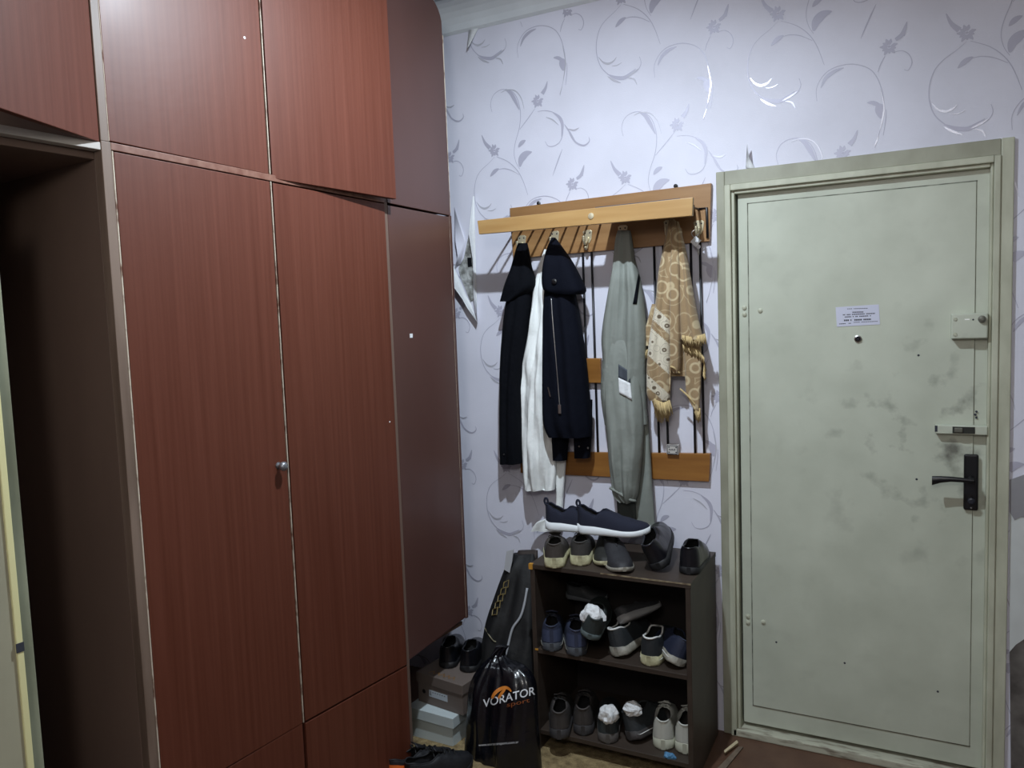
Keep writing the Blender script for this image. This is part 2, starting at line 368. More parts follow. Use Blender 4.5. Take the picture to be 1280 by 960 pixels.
# frame: outer flat trim, stepped jamb
g = MB()
for (a, b, y0, y1) in ((-.637, -.600, -.012, .0), ):
    pass
tr = MB(); tr.box(-.637, -.606, -.012, .001, 0, 2.17); tr.build('door_trim', TRIMP, door, bevel=.003)
tr = MB(); tr.box(.262, .298, -.014, .001, 0, 2.17); tr.build('door_trim', DOORF, door, bevel=.003)
tr = MB(); tr.box(-.606, .262, -.012, .001, 2.118, 2.17); tr.build('door_trim', TRIMP, door, bevel=.003)
fr = MB(); fr.box(-.606, -.584, -.022, .10, 0, 2.118); fr.box(-.584, -.572, -.008, .10, 0, 2.104); fr.build('jamb', DOORF, door, bevel=.003)
fr = MB(); fr.box(.243, .262, -.02, .10, 0, 2.118); fr.box(.234, .243, -.006, .10, 0, 2.104); fr.build('jamb', DOORF, door, bevel=.003)
fr = MB(); fr.box(-.584, .243, -.022, .10, 2.096, 2.118); fr.box(-.572, .234, -.010, .10, 2.084, 2.096); fr.build('jamb', DOORF, door, bevel=.003)
MB().box(-.600, .262, -.022, .10, 0, .03).build('door_sill', SILLP, door, bevel=.004)
for x, z in ((-.545, 1.665), (-.545, 1.64), (-.487, 1.652), (-.545, .475), (-.545, .45), (-.487, .462)):
    MB().lathe([(.009, 0), (.008, .004), (.003, .006)], (x, .0185 if x < -.53 else .014, z), (0, -1, 0), 12).build('bolt_head', DOORF, door, smooth=False)
for x, z in ((.033, 1.48), (.205, 1.29), (.202, 1.28), (.205, 1.27), (-.44, .39), (.03, 1.05), (-.2, .35), (.1, .3)):
    MB().lathe([(.004, 0), (.003, .0012)], (x, .0135, z), (0, -1, 0), 8).build('nail_hole', INK, door)
g = MB().lathe([(.012, 0), (.012, .006), (.007, .008)], (-.156, .0135, 1.541), (0, -1, 0), 20)
pe = g.build('peephole', STEEL, door, smooth=False)
MB().lathe([(.0085, 0), (.006, .002)], (-.156, .0055, 1.541), (0, -1, 0), 16).build('lens', mat('lens_glass', '101418', .05), pe)
# surface lock box
g = MB().box(.128, .232, -.022, .0135, 1.535, 1.618); lk = g.build('lock_box', DOORP, door, bevel=.004)
for z in (1.55, 1.6): MB().lathe([(.006, 0), (.005, .003)], (.139, -.022, z), (0, -1, 0), 12).build('screw', DOORF, lk)
MB().lathe([(.012, 0), (.011, .01), (.004, .012)], (.215, -.022, 1.598), (0, -1, 0), 16).build('thumb_turn', mat('worn_knob', '6d6d64', .4, metal=.5), lk)
MB().box(.166, .18, -.0228, -.022, 1.596, 1.6).build('slot_glint', mat('slot_glint_white', 'fbfbf5', .2), lk)  # bright reflection on the metal slot, painted as near-white colour
MB().lathe([(.003, 0), (.002, .001)], (.19, -.022, 1.597), (0, -1, 0), 8).build('nail_hole', INK, lk)
# sliding bolt
g = MB().box(.085, .236, -.012, .0135, 1.215, 1.245); bo = g.build('bolt_case', DOORP, door, bevel=.003)
MB().box(.135, .2, -.0135, -.012, 1.219, 1.241).build('bolt_slot', mat('bolt_slot', '23241f', .6), bo)
MB().box(.14, .165, -.02, -.0135, 1.222, 1.238).build('bolt_slider', mat('worn_knob', '6d6d64', .4), bo, bevel=.003)
MB().box(.083, .091, -.0125, -.012, 1.222, 1.243).build('chip', INK, bo)
# lever handle on long plate
g = MB().box(.170, .213, .0, .0135, .956, 1.147); hp = g.build('handle_plate', BLACKM, door, bevel=.006)
MB().tube([(.19, .0, 1.065), (.19, -.045, 1.065)], .010, 12).build('handle_neck', BLACKM, hp, smooth=True)
pts = [(.197, -.045, 1.066), (.165, -.047, 1.068), (.13, -.047, 1.069), (.10, -.046, 1.066), (.075, -.044, 1.06)]
rows = []
for k, p in enumerate(pts):
    hh = (.009, .008, .009, .012, .016)[k]; rows.append([Vector(p)+Vector((0, .006*math.cos(a), hh*math.sin(a))) for a in [j*math.pi/5 for j in range(10)]])
lv = MB().grid(rows, True); lv.add(rows[0], [tuple(range(10))]); lv.add(rows[-1], [tuple(range(10))]); lv.build('handle_lever', BLACKM, hp, smooth=True)
MB().lathe([(.012, 0), (.011, .012), (.006, .014)], (.192, .0, .99), (0, -1, 0), 18).build('lock_knob', mat('dark_knob', '24262e', .3), hp)
MB().lathe([(.003, 0), (.002, .002)], (.193, .0, .965), (0, -1, 0), 8).build('screw', STEEL, hp)
# paper notice
nt_ = tag(MB().prism([at(1044.5, 384, .0128), at(1098.5, 380.5, .0128), at(1100, 405.5, .0128), at(1046, 408.5, .0128)], (0, -.0006, 0)).build('paper_notice', mat('notice_paper', 'c9cbdc', .6)),
    'small white printed paper notice stuck on the door above the peephole', 'notice')
g = MB()
def pbar(x0, y0, x1, y1, h):
    k = 0; n = max(3, int((x1-x0)/1.6)); random.seed(int(x0*10+y0))
    for i in range(n):
        a = x0+(x1-x0)*i/n; b = x0+(x1-x0)*(i+.78)/n
        if random.random() < .12: continue
        ya = y0+(y1-y0)*i/n
        g.add([at(a, ya, .0120), at(b, ya, .0120), at(b, ya+h, .0120), at(a, ya+h, .0120)], [(0, 1, 2, 3)])
pbar(1059, 385.7, 1086.5, 384.9, .8); pbar(1065.5, 389.6, 1079.5, 389.2, 1.4); pbar(1052, 393, 1094, 391, 1.3); pbar(1056, 395.6, 1089, 394, 1.3); pbar(1055, 399.5, 1089, 398, 2.0); pbar(1049, 404.4, 1064, 403.5, 1.0); pbar(1067, 402.5, 1097.5, 401.2, .8)
g.build('printed_lines', INK, nt_, fixn=False)
# wood scrap beside the frame
a = onz(905, 938, 0); 
g = MB(); g.hexa([onz(905, 940, .0), onz(921, 928, .0), onz(923, 931, 0), onz(906, 943, 0), onz(905, 938, .02), onz(921, 925, .02), onz(923, 928, .016), onz(906, 941, .016)])
tag(g.build('wood_scrap', mat('raw_wood', 'b9ab8c', .8, var=.2, vs=(30, 30, 30))), 'short splinter of pale raw wood on floor beside the door jamb', 'wood scrap')
g = MB(); g.hexa([onz(897, 962, .0), onz(923, 935, .0), onz(929, 935, 0), onz(905, 965, 0), onz(897, 960, .006), onz(923, 933, .006), onz(929, 933.5, .006), onz(905, 963, .006)])
tag(g.build('floor_batten', mat('batten', '6b5c4e', .7, var=.2, vs=(30, 30, 30))), 'flat dusty batten lying on floor by the shoe rack', 'batten')

# ------------------------------------------------------------------ wardrobe (lower part)
wr = thing('wardrobe', 'tall reddish brown veneered wardrobe with two doors and an open dark bay', 'wardrobe', W(-1.2, 0, -.25))
def wpart(name, m, *a, bev=.0015, par=None, **k): return MB().wbox(*a, **k).build(name, m, par or wr, bevel=bev)
d1 = wpart('door', WOOD, -1.711, -1.2425, .436, 2.089, -.020, .0, z0b=.431, z1b=2.079)
d2 = wpart('door', WOOD, -1.2305, -.746, .431, 2.077, -.020, .0, z0b=.416, z1b=2.068)
wpart('drawer_front', WOOD, -1.711, -1.2425, .06, .43, -.020, -.001)
wpart('drawer_front', WOOD, -1.2305, -.746, .06, .424, -.020, -.001, z1b=.409)
wpart('edge_strip', EDGE, -1.7165, -1.7125, .06, 2.09, -.02, .0015)
wpart('edge_strip', EDGE, -1.2395, -1.2365, .43, 2.08, -.02, .0012)
wpart('post', POSTM, -1.742, -1.7175, 0, 2.11, -.03, .002)
wpart('side_panel', DARKIN, -1.742, -1.724, 0, 2.10, -.55, -.03)
wpart('divider', DARKIN, -1.2435, -1.2300, .04, 2.10, -.55, -.021)
wpart('side_panel', DARKIN, -.744, -.728, 0, 2.10, -.55, -.004)
wpart('back_panel', DARKIN, -2.02, -.365, 0, 2.10, -.57, -.55)
wpart('plinth', SMOOTHWOOD, -1.711, -.746, 0, .058, -.04, -.02)
wpart('top_rail', mat('worn_rail', '7d5a4c', .45, col2='6a4336', vs=(3, 40, 30)), -1.7175, -.744, 2.092, 2.110, -.03, .001, z0b=2.071, z1b=2.09)
wpart('top_rail', mat('pale_rail', 'b3ada7', .5), -2.04, -1.742, 2.088, 2.106, -.03, .0)
wpart('bay_side', DARKIN, -2.042, -2.026, 0, 2.10, -.55, -.03)
wpart('bay_floor', DARKIN, -2.026, -1.742, .04, .06, -.55, -.03)
wpart('bay_top', DARKIN, -2.026, -1.742, 2.07, 2.088, -.55, -.03)
# narrow end bay: smooth panel with an open niche beneath
p3 = wpart('end_panel', SMOOTHWOOD, -.727, -.372, .425, 2.066, -.022, -.004, z0b=.46, z1b=2.058)
wpart('end_side', SMOOTHWOOD, -.372, -.358, .455, 2.064, -.34, -.002)
wpart('edge_strip', EDGE, -.3720, -.3685, .46, 2.06, -.004, -.0025)
wpart('niche_top', DARKIN, -.727, -.372, .425, .44, -.34, -.023)
kn = MB().lathe([(.011, 0), (.007, .003), (.006, .014), (.013, .018), (.014, .026), (.010, .031), (.004, .033)], W(-1.2746, 1.244, 0), WN, 18).build('knob', mat('grey_knob', '8d8f94', .35, metal=.7), d1, smooth=True)
MB().lathe([(.003, 0), (.002, .001)], W(-.775, 1.31, 0), WN, 8).build('paint_speck', PAPER, d2)
MB().wbox(-.64, -.625, 1.60, 1.615, -.004, -.0025).build('paper_scrap', PAPER, p3)

# ------------------------------------------------------------------ overhead cabinet
oc = thing('overhead_cabinet', 'overhead cabinet row above the wardrobe with some doors hanging ajar', 'cabinet', W(-1.2, 2.11, -.25))
wpart('door', WOOD, -1.719, -1.244, 2.113, 2.86, -.020, .0, par=oc, z0b=2.100)
def hinged(t0, t1, z0, z1, ang, name, z0b=None):   # door turned about its edge t0, opening into the room
    u = WT*math.cos(ang)*(1 if t1 > t0 else -1) + WN*math.sin(ang); n_ = (WN*math.cos(ang) - WT*math.sin(ang)*(1 if t1 > t0 else -1))
    L_ = abs(t1-t0); A = W(t0, 0, 0); B = A + u*L_; zb = z0 if z0b is None else z0b
    up = lambda p, z: p + Vector((0, 0, z))
    g = MB().hexa([up(A, z0), up(B, zb), up(B-n_*.018, zb), up(A-n_*.018, z0), up(A, z1), up(B, z1), up(B-n_*.018, z1), up(A-n_*.018, z1)])
    return g.build(name, WOOD, oc, bevel=.0015)
hinged(-1.744, -2.20, 2.106, 2.86, math.radians(25), 'door')
hinged(-1.2305, -.735, 2.090, 2.86, math.radians(5.5), 'door', 2.080)
wpart('post', POSTM, -1.742, -1.7215, 2.11, 2.87, -.03, .002, par=oc)
wpart('edge_strip', EDGE, -1.7213, -1.7193, 2.112, 2.86, -.02, .0012, par=oc)
wpart('edge_strip', EDGE, -1.2400, -1.2370, 2.10, 2.86, -.02, .0012, par=oc)
wpart('back_panel', DARKIN, -2.3, -.365, 2.10, 2.87, -.55, -.53, par=oc)
wpart('bottom_panel', DARKIN, -2.3, -.728, 2.108, 2.118, -.53, -.05, par=oc, z0b=2.085, z1b=2.095)
wpart('top_panel', SMOOTHWOOD, -2.3, -.72, 2.86, 2.875, -.53, .0, par=oc)
wpart('divider', DARKIN, -1.742, -1.7215, 2.118, 2.86, -.53, -.03, par=oc)
wpart('divider', DARKIN, -1.2435, -1.230, 2.118, 2.86, -.53, -.021, par=oc)
wpart('divider', DARKIN, -.744, -.728, 2.095, 2.86, -.53, -.004, par=oc)
# rounded end panel of the overhead cabinet
T0, T1, Zb, Zt, Rr = -.727, -.362, 2.074, 2.872, .10
poly = [W(T0, Zb, -.022), W(T1, Zb-.01, -.022), W(T1-.004, Zt-Rr-.05, -.022)] + [W(T1-.004-Rr+Rr*math.cos(a), Zt-Rr+Rr*math.sin(a), -.022) for a in [k*math.pi/16 for k in range(1, 9)]] + [W(T0, Zt, -.022)]
MB().prism(poly, WN*.019).build('end_panel', SMOOTHWOOD, oc, bevel=.0015)
wpart('end_side', SMOOTHWOOD, T1-.016, T1-.004, Zb, Zt-.12, -.34, -.022, par=oc)
wpart('edge_strip', EDGE, T1-.0025, T1+.001, Zb, Zt-.13, -.006, -.0025, par=oc)
for t, z in ((-1.30, 2.47), ): MB().lathe([(.004, 0), (.002, .001)], W(t, z, 0), WN, 8).build('paint_speck', PAPER, oc)

# ------------------------------------------------------------------ pale door and pier at the far left
dl = thing('door_2', 'pale painted door edge standing at the far left beside the dark wardrobe bay', 'door', W(-2.3, 0, .03))
del dl['category']; dl['kind'] = 'structure'
MB().wbox(-2.75, -2.034, 0, 1.97, .0, .04).build('door_leaf', mat('left_door_shaded_face', '9b9884', .5, var=.08, vs=(4, 4, 4)), dl, bevel=.003)  # shade on the leaf's face is put into its greyer colour
MB().wbox(-2.04, -2.026, 0, 1.97, .036, .046).build('edge_strip', mat('left_door_lit_edge', 'd8d3a0', .5), dl, bevel=.002)  # lit edge of the leaf, painted as a brighter yellowish strip
struct(MB().wbox(-2.025, -1.985, 0, 1.98, -.028, .0).build('trim_2', mat('left_pier', '8f927c', .6, col2='6e705c', vs=(8, 8, 3)), None, bevel=.003))
MB().wbox(-2.0415, -2.0255, .98, 1.0, .046, .0475).build('latch_mark', INK, dl)

# ------------------------------------------------------------------ ceiling lamp
lp = thing('ceiling_lamp', 'bare bulb hanging on a short cord from the ceiling', 'lamp', (LAMP.x, LAMP.y, CZ))
MB().tube([(LAMP.x, LAMP.y, CZ), (LAMP.x, LAMP.y, LAMP.z+.13)], .004, 8).build('cord', BLACKM, lp)
MB().lathe([(.016, 0), (.02, .01), (.02, .05), (.014, .06)], (LAMP.x, LAMP.y, LAMP.z+.078), n=16).build('socket', BLACKM, lp)
mb_ = bpy.data.materials.new('bulb_glow'); mb_.use_nodes = True; bs_ = mb_.node_tree.nodes['Principled BSDF']
bs_.inputs['Emission Color'].default_value = (*LAMP_COL, 1); bs_.inputs['Emission Strength'].default_value = 12
MB().lathe([(.004, 0), (.018, .006), (.028, .022), (.03, .035), (.024, .055), (.015, .07)], (LAMP.x, LAMP.y, LAMP.z+.008), n=20).build('bulb', mb_, lp, smooth=True)
for nm, typ, pw in (('bulb_light', 'AREA', LAMP_DOWN), ('bulb_glow_light', 'POINT', LAMP_ROUND)):
    ld = bpy.data.lights.new(nm, typ); ld.energy = pw; ld.color = LAMP_COL
    if typ == 'AREA': ld.shape = 'DISK'; ld.size = .05
    else: ld.shadow_soft_size = .022
    lo_ = bpy.data.objects.new(nm, ld); COL.objects.link(lo_); lo_.parent = lp; lo_.matrix_parent_inverse = WM[lp.name].inverted()
    lo_.location = LAMP if typ == 'AREA' else LAMP-Vector((0, 0, .024))
    if typ == 'AREA': lo_.rotation_euler = Vector((-.24, .04, -1)).to_track_quat('-Z', 'Y').to_euler()   # only the light is tilted, to brighten the left side

# added fill lamp, unseen behind the viewer, lifts the dark left wall
HL = Vector((-0.1, -3.4, 2.65))
hl = thing('fill_lamp', 'added fill lamp in a frosted globe, unseen behind the viewer', 'lamp', (HL.x, HL.y, CZ))
MB().tube([(HL.x, HL.y, CZ), (HL.x, HL.y, HL.z+.17)], .006, 8).build('cord', BLACKM, hl)
MB().lathe([(.03, 0), (.05, .02), (.05, .06), (.02, .07)], (HL.x, HL.y, HL.z+.11), n=16).build('socket', BLACKM, hl)
MB().lathe([(.02, -.128), (.07, -.108), (.11, -.066), (.128, 0), (.11, .066), (.07, .108), (.05, .118)], HL, n=24).build('globe', mb_, hl, smooth=True)
ld = bpy.data.lights.new('fill_light', 'POINT'); ld.energy = FILL_POWER; ld.color = (1.0, .95, .87); ld.shadow_soft_size = .16
lo_ = bpy.data.objects.new('fill_light', ld); COL.objects.link(lo_); lo_.parent = hl; lo_.matrix_parent_inverse = WM[hl.name].inverted(); lo_.location = HL-Vector((0, 0, .30))

# ================================================================== coat rack
RY = -.022
cr = thing('coat_rack', 'wooden wall coat rack with hat shelf plank, metal hooks and black rods', 'coat rack', (-1.07, 0, 1.05))
MB().hexa([(-1.488, RY, 1.91), (-.662, RY, 1.918), (-.662, -.002, 1.918), (-1.488, -.002, 1.91), (-1.497, RY, 2.122), (-.652, RY, 2.131), (-.652, -.002, 2.131), (-1.497, -.002, 2.122)]).build('top_board', PINEDARK, cr, bevel=.002)
PY = -.25
MB().hexa([(-1.517, PY-.009, 1.995), (-.667, PY-.009, 1.988), (-.667, PY+.009, 1.988), (-1.517, PY+.009, 1.995), (-1.522, PY-.009, 2.049), (-.663, PY-.009, 2.051), (-.663, PY+.009, 2.051), (-1.522, PY+.009, 2.049)]).build('shelf_plank', PINE, cr, bevel=.002)
for x in (-1.475, -1.43, -1.375, -1.325, -1.285, -1.23, -1.175, -1.14, -1.085, -1.035, -.985, -.93, -.88, -.83, -.78, -.735, -.70):
    MB().tube([(x, PY+.008, 2.03), (x, RY+.002, 2.04)], .0045, 8).build('shelf_rod', ROD, cr, smooth=True)
MB().tube([(-.70, RY-.002, 2.04), (-.67, RY-.004, 2.042), (-.668, RY-.004, 1.93)], .005, 8).build('bracket', ROD, cr, smooth=True)
MB().tube([(-1.489, -.012, 2.12), (-1.4, -.012, 2.14)], .004, 6).build('hanger', ROD, cr) if 0 else None
for x, z in ((-1.368, 2.131), (-.79, 2.137)):
    MB().lathe([(.008, 0), (.008, .006), (.003, .008)], (x, -.004, z), (0, -1, 0), 12).build('wall_screw', ROD, cr)
MB().lathe([(.012, 0), (.011, .003), (.004, .004)], (-1.04, PY-.009, 2.022), (0, -1, 0), 14).build('screw_cap', BRASS, cr)
MB().hexa([(-1.49, RY, .99), (-.678, RY, 1.003), (-.678, -.002, 1.003), (-1.49, -.002, .99), (-1.49, RY, 1.083), (-.671, RY, 1.113), (-.671, -.002, 1.113), (-1.49, -.002, 1.083)]).build('bottom_board', mat('rack_low', '9a6a32', .4, col2='7e5122', vs=(3, 20, 30), lo=.3, hi=.7, coat=.2), cr, bevel=.002)
MB().box(-1.192, -1.107, RY-.004, -.004, 1.383, 1.484).build('middle_block', mat('rack_low', '9a6a32'), cr, bevel=.003)
for x in (-1.465, -1.43, -1.175, -1.137, -.878, -.842, -.735, -.70):
    MB().tube([(x, -.014, 1.93), (x+.004, -.014, 1.06)], .0048, 8).build('upright_rod', ROD, cr, smooth=True)
def hook(x, z):
    g = MB(); g.prism([Vector((x+dx, RY-.0005, z+dz)) for dx, dz in ((-.02, .02), (-.012, .026), (.012, .026), (.02, .02), (.016, -.012), (.008, -.026), (-.008, -.026), (-.016, -.012))], (0, -.003, 0))
    h = g.build('hook', BRASS, cr, bevel=.001)
    MB().tube(smoothpath([(x, RY-.003, z-.006), (x, RY-.02, z-.022), (x, RY-.034, z-.03), (x, RY-.044, z-.018), (x, RY-.046, z-.002)], 4), [.007]*9+[.006]*7+[.008], 8).build('hook_arm', BRASS, h, smooth=True)
    MB().tube(smoothpath([(x, RY-.003, z-.016), (x, RY-.012, z-.04), (x, RY-.022, z-.05), (x, RY-.03, z-.042)], 4), .005, 8).build('hook_arm', BRASS, h, smooth=True)
    for dx in (-.010, .010): MB().lathe([(.0035, 0), (.002, .001)], (x+dx, RY-.0035, z+.014), (0, -1, 0), 8).build('screw', INK, h)
for x, z in ((-1.443, 1.978), (-1.292, 1.983), (-1.148, 1.975), (-.999, 1.981), (-.815, 1.985), (-.70, 1.972)): hook(x, z)
# flat board lying on the hat shelf
tag(MB().box(-1.03, -.715, PY+.012, RY-.004, 2.046, 2.056).build('shelf_board', mat('grey_board', '4b4a50', .7)), 'thin dark flat board lying on the hat shelf behind its plank', 'board')
# keys
ks = thing('key_ring', 'small steel keys with a white paper tag hanging from the end hook', 'keys', (-.70, RY-.04, 1.93))
MB().prism([Vector((-.70+a, RY-.047, 1.925+b)) for a, b in ((-.022, -.008), (-.002, .012), (.019, -.006), (-.002, -.03))], (0, -.001, 0)).build('paper_tag', PAPER, ks)
MB().tube(smoothpath([(-.705, RY-.04, 1.962), (-.718, RY-.044, 1.95), (-.708, RY-.046, 1.934), (-.69, RY-.044, 1.945), (-.686, RY-.04, 1.96)], 4), .0018, 6).build('ring', STEEL, ks)
MB().lathe([(.008, 0), (.008, .003)], (-.693, RY-.043, 1.897), (0, -1, 0), 14).build('key', STEEL, ks)
MB().box(-.6955, -.6905, RY-.045, RY-.042, 1.868, 1.892).build('key_blade', mat('dull_steel', '8a8a86', .45, metal=.8), ks)
# little printed box on the lower board
bx0 = at(838, 565, -.02); 
mb2 = thing('match_box', 'tiny white box with black ornamental frame print on the lower rack board', 'box', (-.82, -.02, 1.108))
MB().box(-.838, -.792, -.036, -.006, 1.105, 1.143).build('box_body', mat('matchbox_card', 'b9b5b0', .6), mb2, bevel=.001)
g = MB()
for a in ((-.836, -.794, 1.139, 1.1415), (-.836, -.794, 1.1065, 1.109), (-.836, -.8335, 1.109, 1.139), (-.7965, -.794, 1.109, 1.139)): g.box(a[0], a[1], -.0366, -.036, a[2], a[3])
for k in range(5): g.box(-.828+k*.0052, -.8245+k*.0052, -.0366, -.036, 1.1215, 1.1275-.002*(k % 2))
for x in (-.831, -.803):
    g.box(x, x+.006, -.0366, -.036, 1.132, 1.136); g.box(x, x+.006, -.0366, -.036, 1.112, 1.116)
g.build('printed_frame', INK, mb2)

# ================================================================== garments
def interp_rows(rows, sub):
    R = [np.array(r, float) for r in rows]; out = []
    for i in range(len(R)-1):
        p0, p1, p2, p3 = R[max(i-1, 0)], R[i], R[i+1], R[min(i+2, len(R)-1)]
        for k in range(sub):
            t = k/sub; q = .5*((2*p1)+(p2-p0)*t+(2*p0-5*p1+4*p2-p3)*t*t+(3*p1-p0-3*p2+p3)*t**3)
            lo_, hi_ = np.minimum(p1, p2), np.maximum(p1, p2); q = np.clip(q, lo_-.15*(hi_-lo_), hi_+.15*(hi_-lo_)); out.append(q)
    out.append(R[-1]); return out
def drape(rows, folds, n=56, sub=6, seed=0, rough=.002, pw=.75):
    """closed cloth tube; rows (py, xl, xr, y_centre, half_depth); folds (k, amp, phase, drift)"""
    RR = interp_rows(rows, sub); g = MB(); grid = []; N_ = len(RR)
    def point(i, u, front, s_):
        py, xl, xr, yc, th = RR[i]; v = i/(N_-1)
        A = at(xl, py, yc); B = at(xr, py, yc); c = (A+B)/2; h = (B-A)/2
        d = sum(a*math.sin(k*u+ph+dr*v) for k, a, ph, dr in folds)*min(1, .25+1.3*v)
        wgt = abs(s_)**.6
        y = yc + (-1 if front else 1)*th*abs(s_)**pw + (d*wgt if front else -.4*d*wgt)
        P = c + h*u; P.y = y
        nv = noise.noise(Vector((P.x*22+seed*7, P.z*9, seed)))*rough*3*wgt
        P.y += nv; return P
    for i in range(N_):
        row = []
        for k in range(n):
            a = 2*math.pi*k/n; row.append(point(i, math.cos(a), math.sin(a) < 0, math.sin(a)))
        grid.append(row)
    g.grid(grid, True); g.add(grid[0], [tuple(range(n))])
    c = sum(grid[-1], Vector())/n; c += (grid[-2][0]-grid[-1][0])*.5
    g.add(grid[-1]+[c], [(k, (k+1) % n, n) for k in range(n)])
    from mathutils.bvhtree import BVHTree
    tree = BVHTree.FromPolygons([Vector(v) for v in g.v], g.f)
    pys = [r[0] for r in RR]
    def surf(px, py, lift=.002):
        v_ = ray(px, py).normalized(); hit = tree.ray_cast(CAM, v_)[0]
        if hit is not None: return hit - v_*lift
        i = int(np.clip(np.searchsorted(pys, py), 1, N_-1)); f = (py-pys[i-1])/max(1e-6, pys[i]-pys[i-1])
        out = []
        for j in (i-1, i):
            _, xl, xr, yc, th = RR[j]; u = max(-.98, min(.98, (px-(xl+xr)/2)/max(1e-6, (xr-xl)/2))); out.append(point(j, u, True, math.sqrt(1-u*u)))
        P = out[0]*(1-f)+out[1]*f; Q = at(px, py, P.y-lift); return Q
    return g, surf

# --- black coat on the left hook
c1 = thing('coat', 'plain black coat with turned collar hanging from the leftmost hook', 'coat', (-1.44, -.07, 1.95))
g, s1 = drape([(352, 640, 664, -.075, .03), (375, 634, 663, -.08, .04), (410, 630, 660, -.085, .045), (450, 628, 655, -.085, .05), (500, 627, 652, -.085, .05), (545, 627, 652, -.085, .05), (579, 627.5, 652, -.08, .042)], [(5, .008, .5, 2), (11, .003, 1, 3)], seed=1)
g.build('body', BLACKCLOTH, c1, smooth=True)
g, s1b = drape([(304, 648, 659, -.072, .012), (315, 645, 661, -.078, .022), (335, 640, 664, -.085, .035), (352, 634, 669, -.09, .045), (362, 631, 666, -.09, .047), (377, 627.5, 645, -.088, .042)], [(4, .006, 1.2, 1)], seed=2)
g.build('collar', BLACKCLOTH, c1, smooth=True)
for px, py in ((630, 568), ): MB().lathe([(.004, 0), (.003, .003)], s1(px, py), (0, -1, 0), 10).build('button', STEEL, c1)

# --- white jacket, second hook behind
c2 = thing('white_coat', 'crumpled white cotton coat hanging behind the black hooded jacket', 'coat', (-1.3, -.06, 1.93))
g, s2 = drape([(312, 681, 688, -.05, .012), (335, 674, 690, -.058, .022), (365, 668, 693, -.062, .03), (400, 664, 697, -.065, .035), (440, 657, 697, -.07, .04), (466, 652.5, 697, -.072, .042), (500, 653, 696, -.075, .042), (550, 653, 695, -.075, .042), (590, 654, 695, -.072, .038), (612, 656, 693, -.07, .03)], [(4, .013, .3, 6), (9, .009, 1.5, -9), (17, .005, 0, 14)], seed=3, rough=.006)
g.build('sleeve', WHITECLOTH, c2, smooth=True)
g, s2b = drape([(545, 690, 707, -.045, .012), (580, 693, 707, -.045, .015), (620, 696, 704, -.045, .013), (644, 692, 703, -.045, .012), (652, 672, 700, -.05, .012), (664, 664, 690, -.05, .01)], [(4, .004, 0, 3)], seed=4, rough=.003)
g.build('hem', WHITECLOTH, c2, smooth=True)

# --- black hooded jacket
c3 = thing('hooded_jacket', 'black hooded jacket with silver zip hanging from the second hook', 'jacket', (-1.29, -.1, 1.95))
g, s3 = drape([(340, 683, 716, -.10, .03), (370, 682, 719, -.11, .05), (400, 681, 724, -.115, .06), (440, 681, 730, -.12, .065), (490, 681, 735, -.12, .068), (528, 682, 738, -.12, .066), (545, 688, 739, -.115, .06)], [(4, .010, .8, 2), (9, .006, 2, -3)], seed=5)
g.build('body', NAVYCLOTH, c3, smooth=True)
g, s3h = drape([(297, 690, 694, -.075, .01), (310, 685, 703, -.10, .03), (328, 681.5, 715, -.12, .05), (348, 680, 725, -.128, .06), (362, 682, 731, -.128, .062), (368, 690, 728, -.125, .055)], [(3, .010, .2, 2)], seed=6)
g.build('hood', NAVYCLOTH, c3, smooth=True)
g, _ = drape([(500, 716, 740, -.085, .03), (540, 718, 739, -.085, .032), (572, 719, 737, -.085, .028)], [(4, .004, 0, 2)], seed=7); g.build('sleeve', NAVYCLOTH, c3, smooth=True)
g, _ = drape([(520, 690, 712, -.08, .03), (550, 691, 710, -.08, .03), (575, 692, 708, -.08, .026)], [(4, .004, 1, 2)], seed=8); g.build('sleeve', NAVYCLOTH, c3, smooth=True)
MB().tube(smoothpath([s3(px, py, .003) for px, py in ((689, 372), (690.5, 395), (692.5, 420), (695, 450), (697.5, 480), (699.5, 506))], 5), .0022, 6).build('zip', STEEL, c3, smooth=True)
zp = s3(699.5, 507, .006); MB().box(zp.x-.006, zp.x+.006, zp.y-.003, zp.y+.001, zp.z-.032, zp.z+.004).build('zip_pull', STEEL, c3, bevel=.001)
MB().tube([s3(685, 484, .003), s3(686.5, 490, .003), s3(688, 496, .003)], .003, 6).build('pocket_zip', STEEL, c3)
q = s3h(693, 352, .003); MB().lathe([(.011, 0), (.011, .004), (.006, .006)], q, (0, -1, 0), 14).build('snap_button', BLACKM, c3)
for px, py in ((724, 558), (735, 560)): MB().lathe([(.004, 0), (.003, .003)], at(px, py, -.118), (0, -1, 0), 8).build('stud', STEEL, c3)

# --- grey jacket
c4 = thing('grey_jacket', 'grey windbreaker with dark and white sleeve patch hanging on the fourth hook', 'jacket', (-1.0, -.08, 1.95))
g, s4 = drape([(288, 772, 788, -.07, .012), (300, 769, 790, -.07, .022), (322, 767, 793, -.072, .03), (334, 766, 796, -.076, .036), (350, 764, 800, -.085, .048), (380, 758, 805, -.085, .052), (420, 752.5, 808, -.085, .055), (450, 754, 807, -.085, .055), (490, 752, 807, -.085, .055), (530, 757, 809, -.085, .052)], [(5, .012, .3, 2), (11, .006, 1.2, -2), (19, .003, 0, 3)], seed=9)
g.build('body', GREYCLOTH, c4, smooth=True)
g, s4s = drape([(425, 756, 800, -.088, .045), (470, 753, 801, -.10, .05), (520, 757, 804, -.11, .05), (560, 760.5, 803, -.115, .048), (600, 765, 799, -.11, .043), (618, 768, 797, -.105, .036), (627, 776, 793, -.10, .028)], [(5, .010, .3, 3), (10, .006, 0, -5), (21, .0025, 0, 6)], seed=10, rough=.003)
sl4 = g.build('sleeve', GREYCLOTH, c4, smooth=True)
